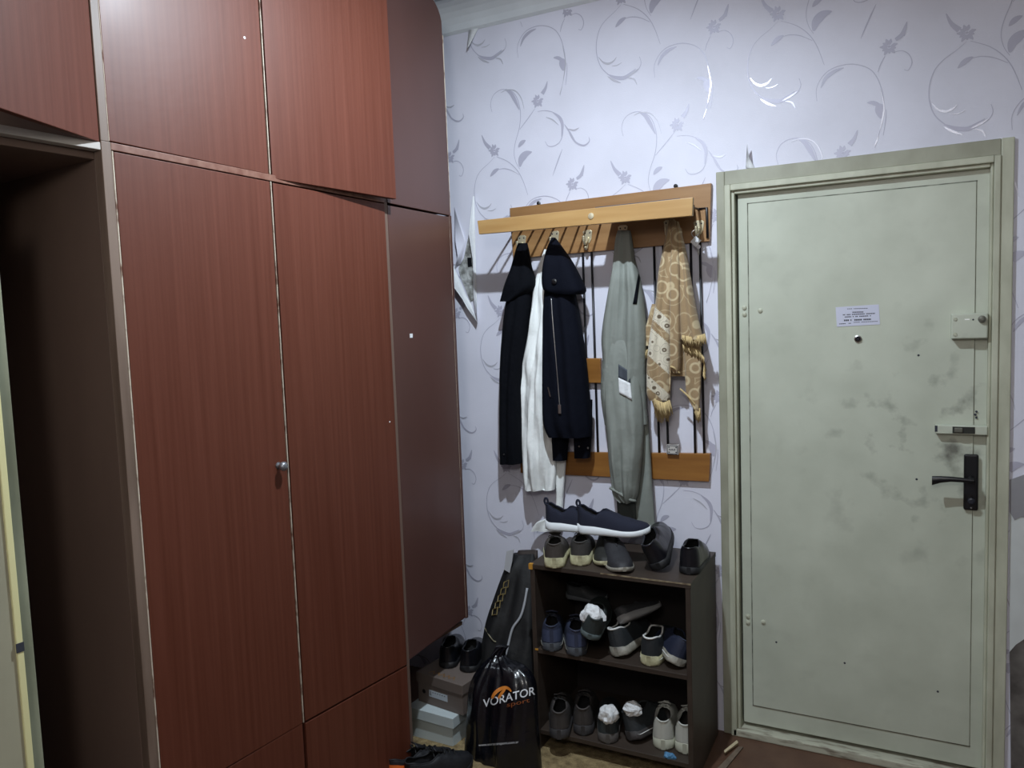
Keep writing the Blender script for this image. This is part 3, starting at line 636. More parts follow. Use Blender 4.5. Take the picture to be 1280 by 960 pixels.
g, _ = drape([(520, 790, 810, -.055, .02), (560, 790, 812.5, -.055, .022), (600, 785, 815, -.055, .022), (630, 778, 817, -.055, .02), (662, 775, 819, -.055, .018)], [(4, .006, 0, 3)], seed=11); g.build('lower_panel', GREYCLOTH, c4, smooth=True)
g, _ = drape([(622, 771, 794, -.075, .012), (640, 772, 795, -.075, .012), (664, 774, 796, -.075, .012)], [(3, .004, 0, 1)], seed=12); g.build('lining', GREYDARK, c4, smooth=True)
def surfpoly(sf, pts, lift=.003):
    n = 6; A, B, C_, D_ = pts; rows = []
    for i in range(n+1):
        f = i/n; E0 = np.array(A)*(1-f)+np.array(D_)*f; E1 = np.array(B)*(1-f)+np.array(C_)*f
        rows.append([sf(*(E0*(1-j/n)+E1*(j/n)), lift) for j in range(n+1)])
    return MB().grid(rows)
surfpoly(s4s, [(773, 455), (788, 465), (788, 479), (773, 472)], .005).build('dark_patch', mat('slate_patch', '3d434c', .7), c4, smooth=True, solid=.001)
surfpoly(s4s, [(773, 472), (788, 479), (790, 500), (774, 491)], .006).build('white_patch', PAPER, c4, smooth=True, solid=.001)
surfpoly(s4, [(798, 342), (800, 347), (796, 380), (791, 380)], .003).build('armhole', BLACKCLOTH, c4, smooth=True, solid=.001)
g = MB().tube(smoothpath([s4s(px, py, .004) for px, py in ((763, 610), (768, 613), (778, 619), (788, 625), (794, 626))], 4), .006, 8); g.build('cuff', GREYCLOTH, c4, smooth=True)

# --- beige towel
tw = thing('towel', 'beige terry towel with scroll pattern, floral bands and fringes on a hook', 'towel', (-.85, -.08, 1.95))
def towel_fold(name, rows, folds, seed, floral=None):
    g, s_ = drape(rows, folds, seed=seed, n=160 if floral else 48, sub=26 if floral else 8, rough=.0015)
    mats = TOWEL
    if floral:
        mats = [TOWEL, FLORAL]
        for fi, f in enumerate(g.f):
            c = sum((Vector(g.v[i]) for i in f), Vector())/len(f)
            k = floral(c)
            g.m[fi] = k
    return g.build(name, mats, tw, smooth=True), s_
def px_of(P):
    v = P-CAM; z = v.dot(_d); return 640+F*v.dot(_r)/z, 480-F*v.dot(_u)/z
def bands(c):
    x, y = px_of(c); s_ = y-1.0*(x-812)*.9     # stripes run down to the right
    return 1 if (378 < s_ < 396 or 408 < s_ < 446 or 471 < s_ < 486) else 0
_, tb = towel_fold('back_fold', [(285, 838, 852, -.07, .012), (330, 828, 858, -.075, .02), (390, 818, 868, -.075, .022), (430, 812, 872, -.075, .022), (470, 812, 870, -.07, .018)], [(4, .006, 0, 1)], 20)
tl, t1 = towel_fold('left_fold', [(274, 837, 843, -.085, .014), (300, 832, 844, -.1, .025), (340, 824, 843, -.11, .032), (380, 820, 841, -.115, .035), (420, 813, 838.5, -.115, .035), (460, 809, 838, -.11, .032), (490, 809, 837.5, -.105, .028), (500, 812, 837, -.10, .024)], [(3, .006, .4, 1), (7, .003, 0, 2)], 21, bands)
tc_, t2 = towel_fold('centre_fold', [(276, 839, 845, -.09, .014), (300, 840, 849, -.11, .024), (340, 839, 851, -.12, .03), (400, 838, 851.5, -.12, .03), (440, 838, 851, -.115, .026), (458, 838, 850.5, -.11, .022), (466, 842, 849, -.105, .016)], [(3, .005, 1, 1)], 22)
tr_, t3 = towel_fold('right_fold', [(277, 841, 848, -.085, .014), (300, 846, 854, -.1, .024), (330, 849, 860, -.105, .03), (370, 850, 867, -.11, .034), (400, 850, 873, -.11, .034), (424, 851, 879, -.11, .03)], [(3, .006, 2, 1), (6, .003, 0, 2)], 23)
td_, t4 = towel_fold('lower_fold', [(430, 853, 876, -.09, .014), (455, 856, 877, -.09, .016), (480, 857, 876, -.088, .014), (495, 859, 875, -.086, .013), (512, 868, 874.5, -.084, .01)], [(3, .005, 0, 2)], 24)
tq_, t5 = towel_fold('left_corner', [(380, 815, 824, -.075, .008), (410, 807, 820, -.078, .01), (432, 801, 815, -.08, .01)], [(3, .004, 0, 2)], 25)
random.seed(3)
def fringe(line, dx, dy, Yo, n):
    g = MB()
    for i in range(n):
        f = (i+random.uniform(-.3, .3))/n; f = min(.999, max(0, f))*(len(line)-1); k = int(f); f -= k
        px = line[k][0]*(1-f)+line[min(k+1, len(line)-1)][0]*f; py = line[k][1]*(1-f)+line[min(k+1, len(line)-1)][1]*f
        y = Yo+random.uniform(-.006, .006); e = random.uniform(.75, 1.15)
        g.tube([at(px, py, y), at(px+dx*.5*e+random.uniform(-1, 1), py+dy*.5*e, y-.004), at(px+dx*e+random.uniform(-1.3, 1.3), py+dy*e, y)], [.0026, .0022, .0012], 5)
    return tag(g.build('fringe', FRINGE, tw, smooth=True), kind='stuff')
fringe([(811, 470), (813, 490), (820, 500), (830, 503), (837, 500)], 4, 18, -.115, 60)
fringe([(818, 500), (826, 505), (837, 503)], 1, 22, -.095, 40)
fringe([(801, 432), (808, 438), (815, 434)], -3, 13, -.082, 24)
fringe([(853, 419), (863, 421), (872, 420), (881, 417)], 2, 12, -.135, 50)
fringe([(853, 430), (862, 434), (872, 437), (880, 447)], 2, 10, -.105, 46)
fringe([(878, 445), (880, 455), (879, 470)], 2, 8, -.085, 26)
fringe([(869, 508), (872, 512), (875, 510)], 0, 15, -.084, 18)
g = MB().tube(smoothpath([t1(px, py, .004) for px, py in ((842, 300), (842, 340), (840, 400), (838, 450), (837, 490))], 4), .0035, 6); g.build('seam', TOWEL, tw, smooth=True)
MB().tube(smoothpath([t2(px, py, .003) for px, py in ((838, 458), (843, 460), (849, 466))], 3), .0035, 6).build('hem', FRINGE, tw)
MB().tube(smoothpath([t4(px, py, .002) for px, py in ((850, 486), (860, 495), (868, 505))], 3), .0035, 6).build('hem', FRINGE, tw)

# ================================================================== shoe rack
sr = thing('shoe_rack', 'dark brown open shoe rack of three shelves against the wall', 'shoe rack', (-.96, -.22, 0))
RX0, RX1, RYF, RYB, RZ = -1.263, -.655, -.42, -.035, .733
def slab(name, a, m=RACKW, bev=.0015): return MB().box(*a).build(name, m, sr, bevel=bev)
slab('top_panel', (RX0-.002, RX1+.002, RYF, RYB, RZ-.018, RZ))
slab('side_panel', (RX0, RX0+.018, RYF+.002, RYB, 0, RZ-.018)); slab('side_panel', (RX1-.018, RX1, RYF+.002, RYB, 0, RZ-.018))
MZ, BZ = .405, .085
slab('shelf', (RX0+.018, RX1-.018, RYF+.004, RYB, MZ-.018, MZ)); slab('shelf', (RX0+.018, RX1-.018, RYF+.004, RYB, BZ-.018, BZ))
slab('back_panel', (RX0+.018, RX1-.018, RYB-.006, RYB, .02, RZ-.018), mat('rack_back', '1d1614', .8))
slab('edge_wear', (-.98, RX1+.002, RYF-.0012, RYF, RZ-.005, RZ+.0004), mat('worn_edge', '8d8168', .7, col2='5b4b3a', vs=(40, 40, 40)), 0)
slab('edge_wear', (RX0-.004, RX0+.012, RYF-.002, RYF+.012, RZ-.02, RZ+.001), mat('amber_chip', 'b5822f', .6), 0)
for x in (-1.253, ): slab('edge_wear', (x, x+.012, RYF+.0005, RYF+.004, MZ-.006, MZ+.0005), mat('amber_chip', 'b5822f'), 0)

# ================================================================== shoes
def C(h): return mat('shoe_'+h, h, .65, bump=.15, bs=90)
def CL(h): return mat('leather_'+h, h, .28, bump=.08, bs=60)
def CF(h): return mat('knit_'+h, h, .9, bump=.3, bs=400)
DARKL = mat('shoe_inside', '0b0b0d', .9)
def shoe(label, near, z, yaw, upper, sole, L=.275, Wd=.098, H=.088, st_=.028, heel=None, style='sneaker', pitch=0, roll=0, end='heel', group=None,
         rim=None, lace=None, tab=False, heelpatch=None, stripe=None, toecap=None, openl=.5, name='shoe', lining=None, wear=None):
    """toe along +x in the shoe's own axes; near = px position of the end nearest the viewer"""
    R_ = Matrix.Rotation(math.radians(yaw), 3, 'Z') @ Matrix.Rotation(math.radians(-pitch), 3, 'Y') @ Matrix.Rotation(math.radians(roll), 3, 'X')
    P = onz(near[0], near[1], z) if len(near) == 2 else Vector(near)
    if end == 'toe': P = P - R_ @ Vector((L, 0, 0))
    if end == 'mid': P = P - R_ @ Vector((L/2, 0, 0))
    # lift so that the lowest corner rests on z
    low = min((R_ @ Vector((x, y, 0))).z for x in (.02, L-.03) for y in (-Wd*.38, Wd*.38)); P.z = z - low
    t = thing(name, label, 'shoe', P, R_, group)
    def hw(x):        # half width
        s_ = x/L
        b = (.37+.13*math.sin(math.pi*min(1, max(0, (s_-.12)/.88))**1.15)) * Wd
        b -= .035*Wd*math.exp(-((s_-.4)/.14)**2)
        e = 1.0
        if s_ < .13: e = math.sqrt(max(0, 1-((.13-s_)/.13)**2))
        if s_ > .74: e = max(0, 1-((s_-.74)/.26)**2.3)**.5
        return b*e
    ns = 30; xs = [L*(.5-.5*math.cos(math.pi*i/ns)) for i in range(ns+1)]; xs[0] = .0005; xs[-1] = L-.0006
    def zs(x): s_ = x/L; return .0+ (.014*max(0, (s_-.72)/.28)**2) + (.003 if s_ < .05 else 0)
    def sth(x):      # sole thickness
        s_ = x/L; return st_*(1-.32*max(0, min(1, (s_-.25)/.4)))
    def top(x):
        s_ = x/L
        k = [(0, H), (.06, H*1.02), (.2, H*.86), (.32, H*.80), (.45, H*.92), (.56, H*.88), (.7, H*.68), (.85, H*.52), (.94, H*.42), (1.0, H*.24)]
        if style == 'slip': k = [(0, H), (.06, H*1.0), (.2, H*.86), (.33, H*.82), (.43, H*.98), (.5, H*.92), (.65, H*.68), (.85, H*.5), (.94, H*.42), (1.0, H*.24)]
        if style == 'knit': k = [(0, H*1.05), (.05, H*1.05), (.15, H*.84), (.27, H*.64), (.35, H*.86), (.42, H*.93), (.5, H*.8), (.65, H*.58), (.85, H*.42), (.94, H*.36), (1, H*.22)]
        if style == 'boot': k = [(0, H*1.15), (.08, H*1.18), (.25, H*1.12), (.4, H*1.15), (.5, H*1.0), (.62, H*.8), (.8, H*.6), (.94, H*.46), (1.0, H*.25)]
        for a, b in zip(k, k[1:]):
            if s_ <= b[0]:
                f = (s_-a[0])/(b[0]-a[0]); f = f*f*(3-2*f); return st_*.6+a[1]*(1-f)+b[1]*f
        return st_*.6+k[-1][1]
    def op(x):
        s_ = x/L; e = openl
        if s_ >= e: return .0
        return hw(x)*.70*math.sqrt(max(0, 1-(max(0, s_-.12)/(e-.12))**2.5))
    # sole
    rows = []
    for x in xs:
        h_ = hw(x)*1.05+.001; a = zs(x); b = a+sth(x)
        x = x-.0035*max(0, 1-4*x/L)+.002*max(0, 4*x/L-3)
        rows.append([(x, -h_*.94, a), (x, -h_, a+.006), (x, -h_*.99, b), (x, -h_*.5, b+.001), (x, h_*.5, b+.001), (x, h_*.99, b), (x, h_, a+.006), (x, h_*.94, a)])
    g = MB().grid(rows, True); g.add(rows[0], [tuple(range(8))]); g.add(rows[-1], [tuple(range(8))])
    so = g.build('sole', sole, t, smooth=True, local=True)
    if stripe:
        g = MB()
        g.tube([(x, -hw(x)*1.055-.001, zs(x)+sth(x)*.62) for x in xs], .0016, 5); g.tube([(x, hw(x)*1.055+.001, zs(x)+sth(x)*.62) for x in xs], .0016, 5)
        g.build('sole_stripe', stripe, so, smooth=True, local=True)
    # upper
    m_ = 9; gl = MB(); gi = MB(); rowsL, rowsI, rim_l, rim_r = [], [], [], []
    for x in xs:
        w_, o_, zt, zb = hw(x), op(x), top(x), zs(x)+sth(x)*.8
        left, inn = [], []
        for k in range(m_+1):
            a = k/m_*math.pi/2; left.append(((o_+(w_-o_)*math.cos(a)**.75), zb+(zt-zb)*math.sin(a)**(.95)))
        full = [(x, -y, z_) for y, z_ in left] + [(x, y, z_) for y, z_ in reversed(left)]
        rowsL.append(full)
        fl = zb+.004; wi = max(o_, w_*.86) if o_ > 0 else 0
        rowsI.append([(x, -o_, zt-.0005), (x, -max(0, wi-.002)*1.0, zt-(zt-fl)*.35 if o_ > 0 else zt-.004), (x, -wi*.85, fl if o_ > 0 else zt-.006), (x, wi*.85, fl if o_ > 0 else zt-.006), (x, max(0, wi-.002), zt-(zt-fl)*.35 if o_ > 0 else zt-.004), (x, o_, zt-.0005)])
        if o_ > 0: rim_l.append((x, -o_, zt)); rim_r.append((x, o_, zt))
    half = m_+1
    gl.grid([r[:half] for r in rowsL]); gl.grid([r[half:] for r in rowsL])
    gl.grid([rowsL[0][:half], rowsL[0][half:][::-1]])
    k0 = next(i for i, x in enumerate(xs) if op(x) <= 0)
    gl.grid([[r[half-1], r[half]] for r in rowsL[k0-1:]])
    gl.build('upper', upper, t, smooth=True, local=True)
    gi.grid(rowsI[:k0+2]); gi.build('lining', lining or DARKL, t, smooth=True, local=True, fixn=False)
    path = rim_l[::-1] + rim_r; fr = (xs[k0], 0, top(xs[k0]))
    rp = [fr] + path + [fr]
    MB().tube(rp, .0032 if not rim else .0036, 6).build('collar_trim', rim or upper, t, smooth=True, local=True)
    if tab: MB().tube(smoothpath([(.006, 0, top(0)-.012), (-.004, 0, top(0)+.008), (.0, 0, top(0)+.022), (.008, 0, top(0)+.016), (.010, 0, top(0)-.004)], 4), .0045, 6).build('pull_tab', upper, t, smooth=True, local=True)
    if heelpatch:
        rows = []
        for x in [L*.004*k*k+.0004 for k in range(8)]:
            zb = zs(x)+sth(x)*.8; zt = top(x); w_ = hw(x); o_ = op(x); rr = []
            for k in range(5):
                a = (.08+.5*k/4)*math.pi/2; rr.append((o_+(w_-o_)*math.cos(a)**.75+.0015, zb+(zt-zb)*math.sin(a)**.95))
            rows.append(([(x-.0012, -y, z_) for y, z_ in rr], [(x-.0012, y, z_) for y, z_ in rr]))
        g = MB().grid([r[0] for r in rows]); g.grid([r[1] for r in rows]); g.build('heel_patch', heelpatch, t, smooth=True, local=True)
    if lace:
        g = MB(); to = MB()
        x0 = L*openl*.80; x1 = L*.72
        for i in range(5):
            f = i/4; x = x0+(x1-x0)*f; w_ = .021*(1-.25*f); z_ = top(x)+.003 if x > L*openl else top(L*openl)+.006*(1-(x/(L*openl)))+.004
            g.tube([(x-.004, -w_, z_-.006), (x, -w_*.5, z_+.001), (x+.004, w_*.5, z_+.001), (x, w_, z_-.006)], .0028, 5)
        g.tube([(x0, .004, top(L*openl)+.008), (x0-.006, .02, top(L*openl)+.014), (x0+.01, .026, top(L*openl)+.004)], .0022, 5)
        lc = tag(g.build('laces', lace, t, smooth=True, local=True))
        rows = []
        for k in range(6):
            f = k/5; x = L*openl*(1.08-.28*f); z_ = top(L*openl)+.006+.022*f; w_ = .012+.012*f; rows.append([(x, -w_, z_-.005), (x, 0, z_), (x, w_, z_-.005)])
        to.grid(rows); to.build('tongue', upper, t, smooth=True, local=True, solid=.004)
    if toecap:
        rows = []
        for x in xs[-9:]:
            w_, zt, zb = hw(x)+.0012, top(x)+.001, zs(x)+sth(x)*.8
            rows.append([(x+.001, w_*math.cos(a)*abs(math.cos(a))**(-.25) if abs(math.cos(a)) > 1e-3 else 0, zb+(zt-zb)*.78*math.sin(a)**.95) for a in [j*math.pi/10 for j in range(11)]])
        MB().grid(rows).build('toe_cap', toecap, t, smooth=True, local=True)
    return t
WHT = mat('white_rubber', 'd3d7da', .5); CREAM = mat('cream_rubber', 'bdb895', .6, col2='8f8a6c', vs=(40, 40, 40)); GREYS = mat('grey_rubber', '9b978c', .6, col2='6f6b62', vs=(40, 40, 40)); BLK = mat('black_rubber', '101013', .6)
WPIP = mat('white_piping', 'd9d9d6', .6)
RT = RZ
G1, G2, G3 = 'shoes on top of the rack', 'shoes on the middle shelf', 'shoes on the bottom shelf'
# top of rack, lower layer
shoe('worn brown sneaker with thick cream sole, left of its pair on rack top', (693, 711), RT, 111, C('3f3a36'), CREAM, H=.068, st_=.036, lace=C('2a2727'), group=G1)
shoe('worn brown sneaker with thick cream sole, right of its pair on rack top', (725, 708), RT, 108, C('3a3836'), CREAM, H=.068, st_=.036, lace=C('2a2727'), group=G1)
shoe('dark slip-on shoe with thin cream sole, its toe poking out under navy slip-ons', (757, 711), RT, -72, C('22221f'), CREAM, H=.062, st_=.022, style='slip', end='toe', group=G1)
shoe('dark canvas slip-on with pale sole, toe at the front rim of rack top', (781, 719), RT, -58, C('26262a'), GREYS, H=.066, st_=.022, style='slip', end='toe', group=G1, toecap=C('26262a'))
shoe('bulky black leather shoe tipped up on rack top next to low black loafer', (826, 716), RT, 104, CL('15151b'), BLK, H=.09, st_=.028, style='slip', roll=-24, pitch=14, group=G1, rim=CL('1b1b22'), lining=DARKL)
shoe('low black leather loafer at the right end of rack top', (861, 719), RT, 96, CL('17171c'), BLK, H=.082, st_=.024, style='slip', group=G1)
# top of rack, upper layer
NAVY = CF('161a2c')
shoe('navy knit slip-on with white sole, rear one lying across the sneakers', (683, 660), RT+.104, 12, NAVY, WHT, H=.074, st_=.032, style='knit', openl=.42, tab=True, group=G1, L=.27)
shoe('navy knit slip-on with white sole, front one lying across the slip-ons', (723, 664), RT+.104, 8, NAVY, WHT, H=.076, st_=.032, style='knit', openl=.42, tab=True, group=G1, L=.275)
# middle shelf
shoe('navy and grey sneaker heel at the left end of middle shelf', (690, 815), MZ, 113, C('2a3044'), C('3a3d42'), H=.08, st_=.03, heelpatch=C('39415a'), stripe=GREYS, lace=C('20232c'), group=G2)
shoe('navy and grey sneaker beneath the paper-stuffed shoe on middle shelf', (721, 821), MZ, 113, C('2a3044'), C('3a3d42'), H=.08, st_=.03, heelpatch=C('39415a'), stripe=GREYS, lace=C('20232c'), group=G2)
m3 = shoe('dark green shoe stuffed with white paper resting on a navy sneaker', (736, 802), MZ+.082, 100, C('2e3636'), C('4a5454'), H=.072, st_=.02, pitch=8, roll=16, group=G2, L=.26, style='slip')
shoe('black slip-on with white collar piping, leaning left on middle shelf', (772, 824), MZ, 84, C('24282b'), GREYS, H=.082, st_=.032, style='slip', roll=-13, rim=WPIP, group=G2, openl=.55)
shoe('black slip-on with white collar piping, upright beside the blue shoe', (811, 833), MZ, 92, C('23272b'), CREAM, H=.082, st_=.034, style='slip', rim=WPIP, group=G2, openl=.55, stripe=WPIP)
shoe('dark blue shoe with pale sole rim tipped against right side of middle shelf', (846, 838), MZ, 120, C('1c2236'), GREYS, H=.08, st_=.026, roll=24, group=G2, L=.26, style='slip', stripe=WPIP)
shoe('grey soled shoe lying at the back behind the piped slip-ons', (778, 786), MZ+.10, 64, C('2a2a2c'), mat('pale_sole', '8d8d8c', .6), H=.04, st_=.024, end='heel', roll=-38, group=G2, L=.21, Wd=.085, style='slip')
shoe('dim grey shoe stacked at the back left corner of middle shelf', (-1.235, -.14, .515), MZ+.11, 4, C('26282a'), C('4c4e50'), H=.045, st_=.018, group=G2, L=.17, style='slip', Wd=.085)
# bottom shelf
BR = C('353130')
shoe('brown leather shoe at the left end of bottom shelf', (699, 925), BZ, 110, BR, C('2f2d2e'), H=.082, st_=.036, heelpatch=C('3b3736'), group=G3, rim=C('423d3b'), style='sneaker', lace=C('262424'), L=.28)
shoe('brown leather shoe second from the left on bottom shelf', (729, 920), BZ, 108, BR, C('2f2d2e'), H=.082, st_=.036, heelpatch=C('3b3736'), group=G3, rim=C('423d3b'), style='sneaker', lace=C('262424'), L=.28)
b3 = shoe('black sneaker standing upright with white paper wad, third on bottom shelf', (760, 930), BZ, 108, C('20262a'), C('4b4744'), H=.074, st_=.034, heelpatch=C('2b3336'), group=G3, style='slip')
b4 = shoe('black sneaker tipped sideways beside white sneakers, paper in its mouth', (789, 930), BZ, 70, C('262a2d'), C('34302f'), H=.084, st_=.03, roll=-18, heelpatch=None, group=G3, style='slip', stripe=WPIP)
WS = mat('white_leather', 'b9bab2', .5, bump=.1, bs=60)
shoe('white sneaker with dark inside, left of its pair on bottom shelf', (829, 938), BZ, 102, WS, mat('white_sole', 'a9a998', .6), H=.086, st_=.036, heelpatch=WS, lace=WS, group=G3, lining=C('2c2826'))
shoe('white sneaker with dark inside, at the right end of bottom shelf', (856, 943), BZ, 98, WS, mat('white_sole', 'a9a998', .6), H=.086, st_=.036, heelpatch=WS, lace=WS, group=G3, lining=C('2c2826'))

def wad(label, c, r, m=PAPER, seed=0, sc=(1, 1, 1), cat='paper', name='paper_wad'):
    bm = bmesh.new(); bmesh.ops.create_icosphere(bm, subdivisions=3, radius=1)
    for v in bm.verts:
        k = 1+.35*noise.noise(v.co*1.7+Vector((seed*5, 0, 0)))+.22*abs(noise.noise(v.co*4+Vector((0, seed*3, 0))))
        v.co = Vector((v.co.x*sc[0], v.co.y*sc[1], v.co.z*sc[2]))*k*r
    me = bpy.data.meshes.new(name); bm.to_mesh(me); bm.free(); me.materials.append(m)
    o = bpy.data.objects.new(name, me); COL.objects.link(o); o.location = c; WM[o.name] = Matrix.Translation(c)
    return tag(o, label, cat)
wad('crumpled white paper wad stuffed in the dark green shoe on middle shelf', onz(741, 770, MZ+.165), .040, seed=1, sc=(1, .8, .95))
wad('white paper wad in the upright black sneaker on bottom shelf', onz(761, 893, BZ+.105), .034, seed=2, sc=(.95, .9, 1.1))
wad('white paper wad in the tipped black sneaker beside white sneakers', onz(790, 886, BZ+.125), .028, seed=3, sc=(1.2, .8, .9))
wad('small crumpled blue plastic scrap at the front of bottom shelf', onz(837, 945, BZ+.006), .014, mat('blue_film', '4e7fa6', .4), 4, (1.5, .9, .8), 'plastic scrap', 'plastic_scrap')

# ================================================================== boxes, bags and floor shoes at the left
def boxat(lab, c, yaw, wx, dy, z0, h, lid_h, m, name, lid_out=.004):
    R_ = Matrix.Rotation(math.radians(yaw), 3, 'Z'); t = thing(name, lab, 'box', (c[0], c[1], z0), R_)
    MB().box(0, wx, 0, dy, 0, h-.002).build('box_body', m, t, bevel=.001, local=True)
    MB().box(-lid_out, wx+lid_out, -lid_out, dy+lid_out, h-lid_h, h).build('lid', m, t, bevel=.0015, local=True)
    return t
b1 = boxat('white cardboard shoe box with overhanging lid, under the brown box', (-1.762, -.53), -3, .20, .30, 0, .128, .042, WHITEBOX, 'shoe_box', .011)
b2 = boxat('grey-brown shoe box with gold lettering lid and size label under black shoes', (-1.755, -.485), -8, .232, .34, .129, .123, .04, BROWNBOX, 'shoe_box')
MB().box(.06, .155, -.0006, .0, .035, .062).build('size_label', mat('label_paper', 'b4bcc4', .6), b2, local=True)
g = MB()
for k in range(7): g.box(.066+k*.012, .072+k*.012, -.0009, -.0006, .053, .056)
for k in range(3): g.box(.064+k*.003, .0655+k*.003, -.0009, -.0006, .040, .050)
g.build('label_print', INK, b2, local=True)
MB().lathe([(.009, 0), (.008, .0008)], (.032, 0, .048), (0, -1, 0), 16).build('finger_hole', BLACKM, b2, local=True)
g = MB(); xs_ = [.045, .058, .071, .084, .097, .11, .123, .136, .149, .162, .175]
for k in range(10):
    za, zb_ = (.015, .038) if k % 2 == 0 else (.038, .015)
    g.add([(xs_[k], za, .1236), (xs_[k]+.005, za, .1236), (xs_[k+1]+.005, zb_, .1236), (xs_[k+1], zb_, .1236)], [(0, 1, 2, 3)])
g.build('gold_lettering', mat('gold_print', '8f6a3c', .5, metal=.3), b2, local=True)
BL = CL('101116')
shoe('black leather shoe on the brown shoe box, nearer the wardrobe', (559, 836), .253, 112, BL, BLK, H=.075, st_=.022, L=.26, style='slip', group='black shoes on the shoe box')
shoe('black leather shoe on the brown shoe box, nearer the plastic bag', (585, 841), .253, 110, BL, BLK, H=.075, st_=.022, L=.26, style='slip', group='black shoes on the shoe box')

# backpack-like black bag leaning on the wall
bp_ = thing('black_bag', 'black fabric bag with pale strap and gold trim leaning against the wall', 'bag', (-1.5, -.2, 0))
g, sb = drape([(692, 641, 668, -.15, .02), (705, 634, 670, -.17, .04), (730, 625, 672, -.19, .06), (760, 615, 674, -.21, .08), (790, 608, 676, -.23, .095), (830, 604, 680, -.25, .11), (880, 604, 686, -.26, .12), (925, 606, 690, -.26, .12)], [(4, .012, 0, 2), (9, .006, 1, 3)], seed=30, rough=.004)
g.build('body', mat('bag_black', '08080a', .7, bump=.3, bs=30), bp_, smooth=True)
g, _ = drape([(688, 648, 672, -.14, .012), (697, 646, 672, -.15, .02), (708, 652, 670, -.155, .015)], [(2, .004, 0, 1)], seed=31); g.build('flap', mat('bag_flap', '2f2622', .7), bp_, smooth=True)
MB().prism([at(px, py, -.235) for px, py in ((633, 689), (642, 687), (640, 702), (637, 716), (630, 712))], (0, .004, 0)).build('grey_tag', mat('grey_tape', 'b3b5ba', .6), bp_)
MB().tube(smoothpath([sb(px, py, .006) for px, py in ((659, 735), (655, 757), (650, 772), (641, 785), (636, 803), (632, 820))], 4), .0055, 6).build('strap', mat('pale_strap', '9b9da2', .5), bp_, smooth=True)
g = MB()
for k in range(5):
    f = k/4; px, py = 633-14*f, 732+34*f
    g.tube([sb(px-3, py-4, .012), sb(px+3, py-7, .012), sb(px+2, py+2, .012), sb(px-4, py+3, .012), sb(px-3, py-4, .012)], .0022, 5)
g.build('gold_trim', mat('gold_thread', '7a6a40', .5), bp_)
MB().tube(smoothpath([sb(px, py, .004) for px, py in ((606, 785), (612, 795), (617, 801), (620, 802))], 4), .0022, 5).build('cord', mat('pale_cord', '8d876f', .6), bp_)

# printed plastic carrier bag
pb = thing('plastic_bag', 'glossy black plastic carrier bag with white lettering and orange arch logo', 'bag', (-1.32, -.56, 0))
g, sp = drape([(818, 616, 630, -.47, .014), (825, 608, 637, -.48, .025), (833, 600, 653, -.49, .042), (848, 591, 666, -.50, .057), (868, 587, 670, -.51, .065), (900, 586, 671, -.52, .07), (930, 584, 673, -.53, .07), (962, 583, 676, -.54, .065)], [(5, .007, 0, 4), (11, .004, 1, -5), (19, .0025, 2, 7), (29, .0015, 0, 8)], n=110, sub=10, seed=33, rough=.003)
g.build('body', PLASTIC, pb, smooth=True)
g, _ = drape([(808, 620, 636, -.47, .012), (814, 617, 632, -.47, .016), (822, 615, 631, -.47, .02)], [(5, .006, 0, 3)], seed=34, rough=.006); g.build('knot', PLASTIC, pb, smooth=True)
def textonbag(body, x0, y0, x1, y1, hpx, m, name, lift=.003, bold=.0, par=None):
    vs, fs = text_mesh(body, 1.0, bold); W_ = max(v[0] for v in vs); g = MB(); out = []
    for v in vs:
        f = v[0]/W_; px = x0+(x1-x0)*f; py = y0+(y1-y0)*f-v[1]*hpx; out.append(sp(px, py, lift))
    g.add(out, fs); return g.build(name, m, par or pb, fixn=False)
LOGO = mat('logo_white', 'd4d6da', .5); ORG = mat('logo_orange', 'c9792c', .5)
textonbag('VORATOR', 604, 884.5, 669, 868, 14.5, LOGO, 'white_lettering', bold=.01)
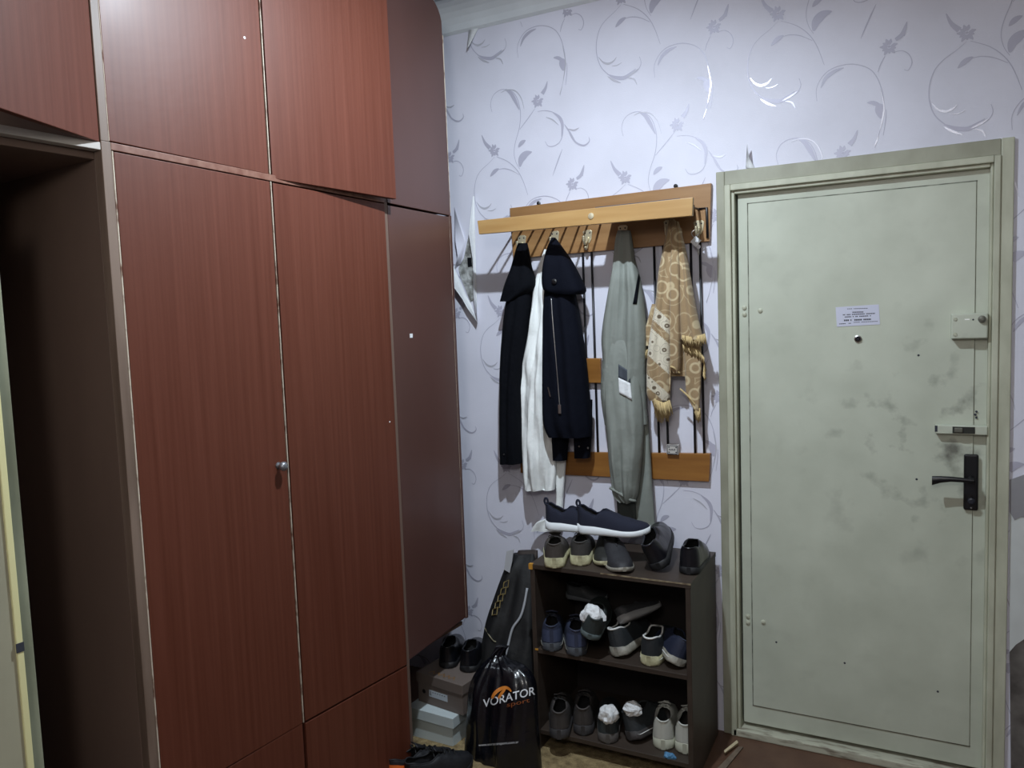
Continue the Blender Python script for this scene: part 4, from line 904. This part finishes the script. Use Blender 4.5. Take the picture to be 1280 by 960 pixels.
textonbag('www.voratorsport.com.tr', 598, 933, 648, 929, 4.6, LOGO, 'web_address', bold=.0, lift=.003)
textonbag('sport', 633, 884, 662, 877.5, 8, mat('logo_orange_dim', '8a4a22', .5), 'orange_lettering', lift=.0028)
def arch(pts, wpx, name):
    P = smoothpath(pts, 5); n = len(P); L_, R_ = [], []
    for i, p in enumerate(P):
        t = P[min(i+1, n-1)]-P[max(i-1, 0)]; l = math.hypot(*t); s_ = i/(n-1); w_ = wpx*(.35+.65*math.sin(math.pi*min(1, .15+s_*.85)))
        L_.append(sp(p[0]-t[1]/l*w_/2, p[1]+t[0]/l*w_/2, .0038)); R_.append(sp(p[0]+t[1]/l*w_/2, p[1]-t[0]/l*w_/2, .0038))
    MB().grid([L_, R_]).build(name, ORG, pb, fixn=False)
arch([(615, 873), (618, 867), (624, 862), (631, 859.5), (636, 861), (639, 864.5)], 4.5, 'orange_arch')
arch([(623, 873), (626, 868), (630, 863), (632, 861)], 3.5, 'orange_arch')

# rug and floor sneakers
rows = []
for i in range(26):
    r_ = []
    for j in range(46):
        x = -1.80+j*.0245; y = -.30-.55*i/25
        e = min(1, 6*min(i/25, 1-i/25, j/45, 1-j/45))
        r_.append((x+.006*noise.noise(Vector((x*30, y*30, 1))), y+.006*noise.noise(Vector((x*30, y*30, 5))), .002+.010*e*(.6+.5*noise.noise(Vector((x*34, y*34, 0))))))
    rows.append(r_)
rg = MB().grid(rows)
rug = tag(rg.build('rug', RUG, smooth=True), 'shaggy beige rug lying on floor under the boxes, bag and shoe rack', 'rug')
ORS = mat('orange_sole', 'd9692a', .5)
hA = onz(484, 953, .10); hB = onz(507, 958, .10)
for lab, h_ in (('black sneaker with orange heel patch on the rug, closer to the wardrobe drawer', hA), ('black sneaker with orange heel patch on the rug, closer to the plastic bag', hB)):
    shoe(lab, (h_.x, h_.y, .012), .012, 62, C('0d0e14'), BLK, H=.086, st_=.024, group='orange heeled sneakers', L=.27, lace=C('0a0a0c'), heelpatch=ORS)
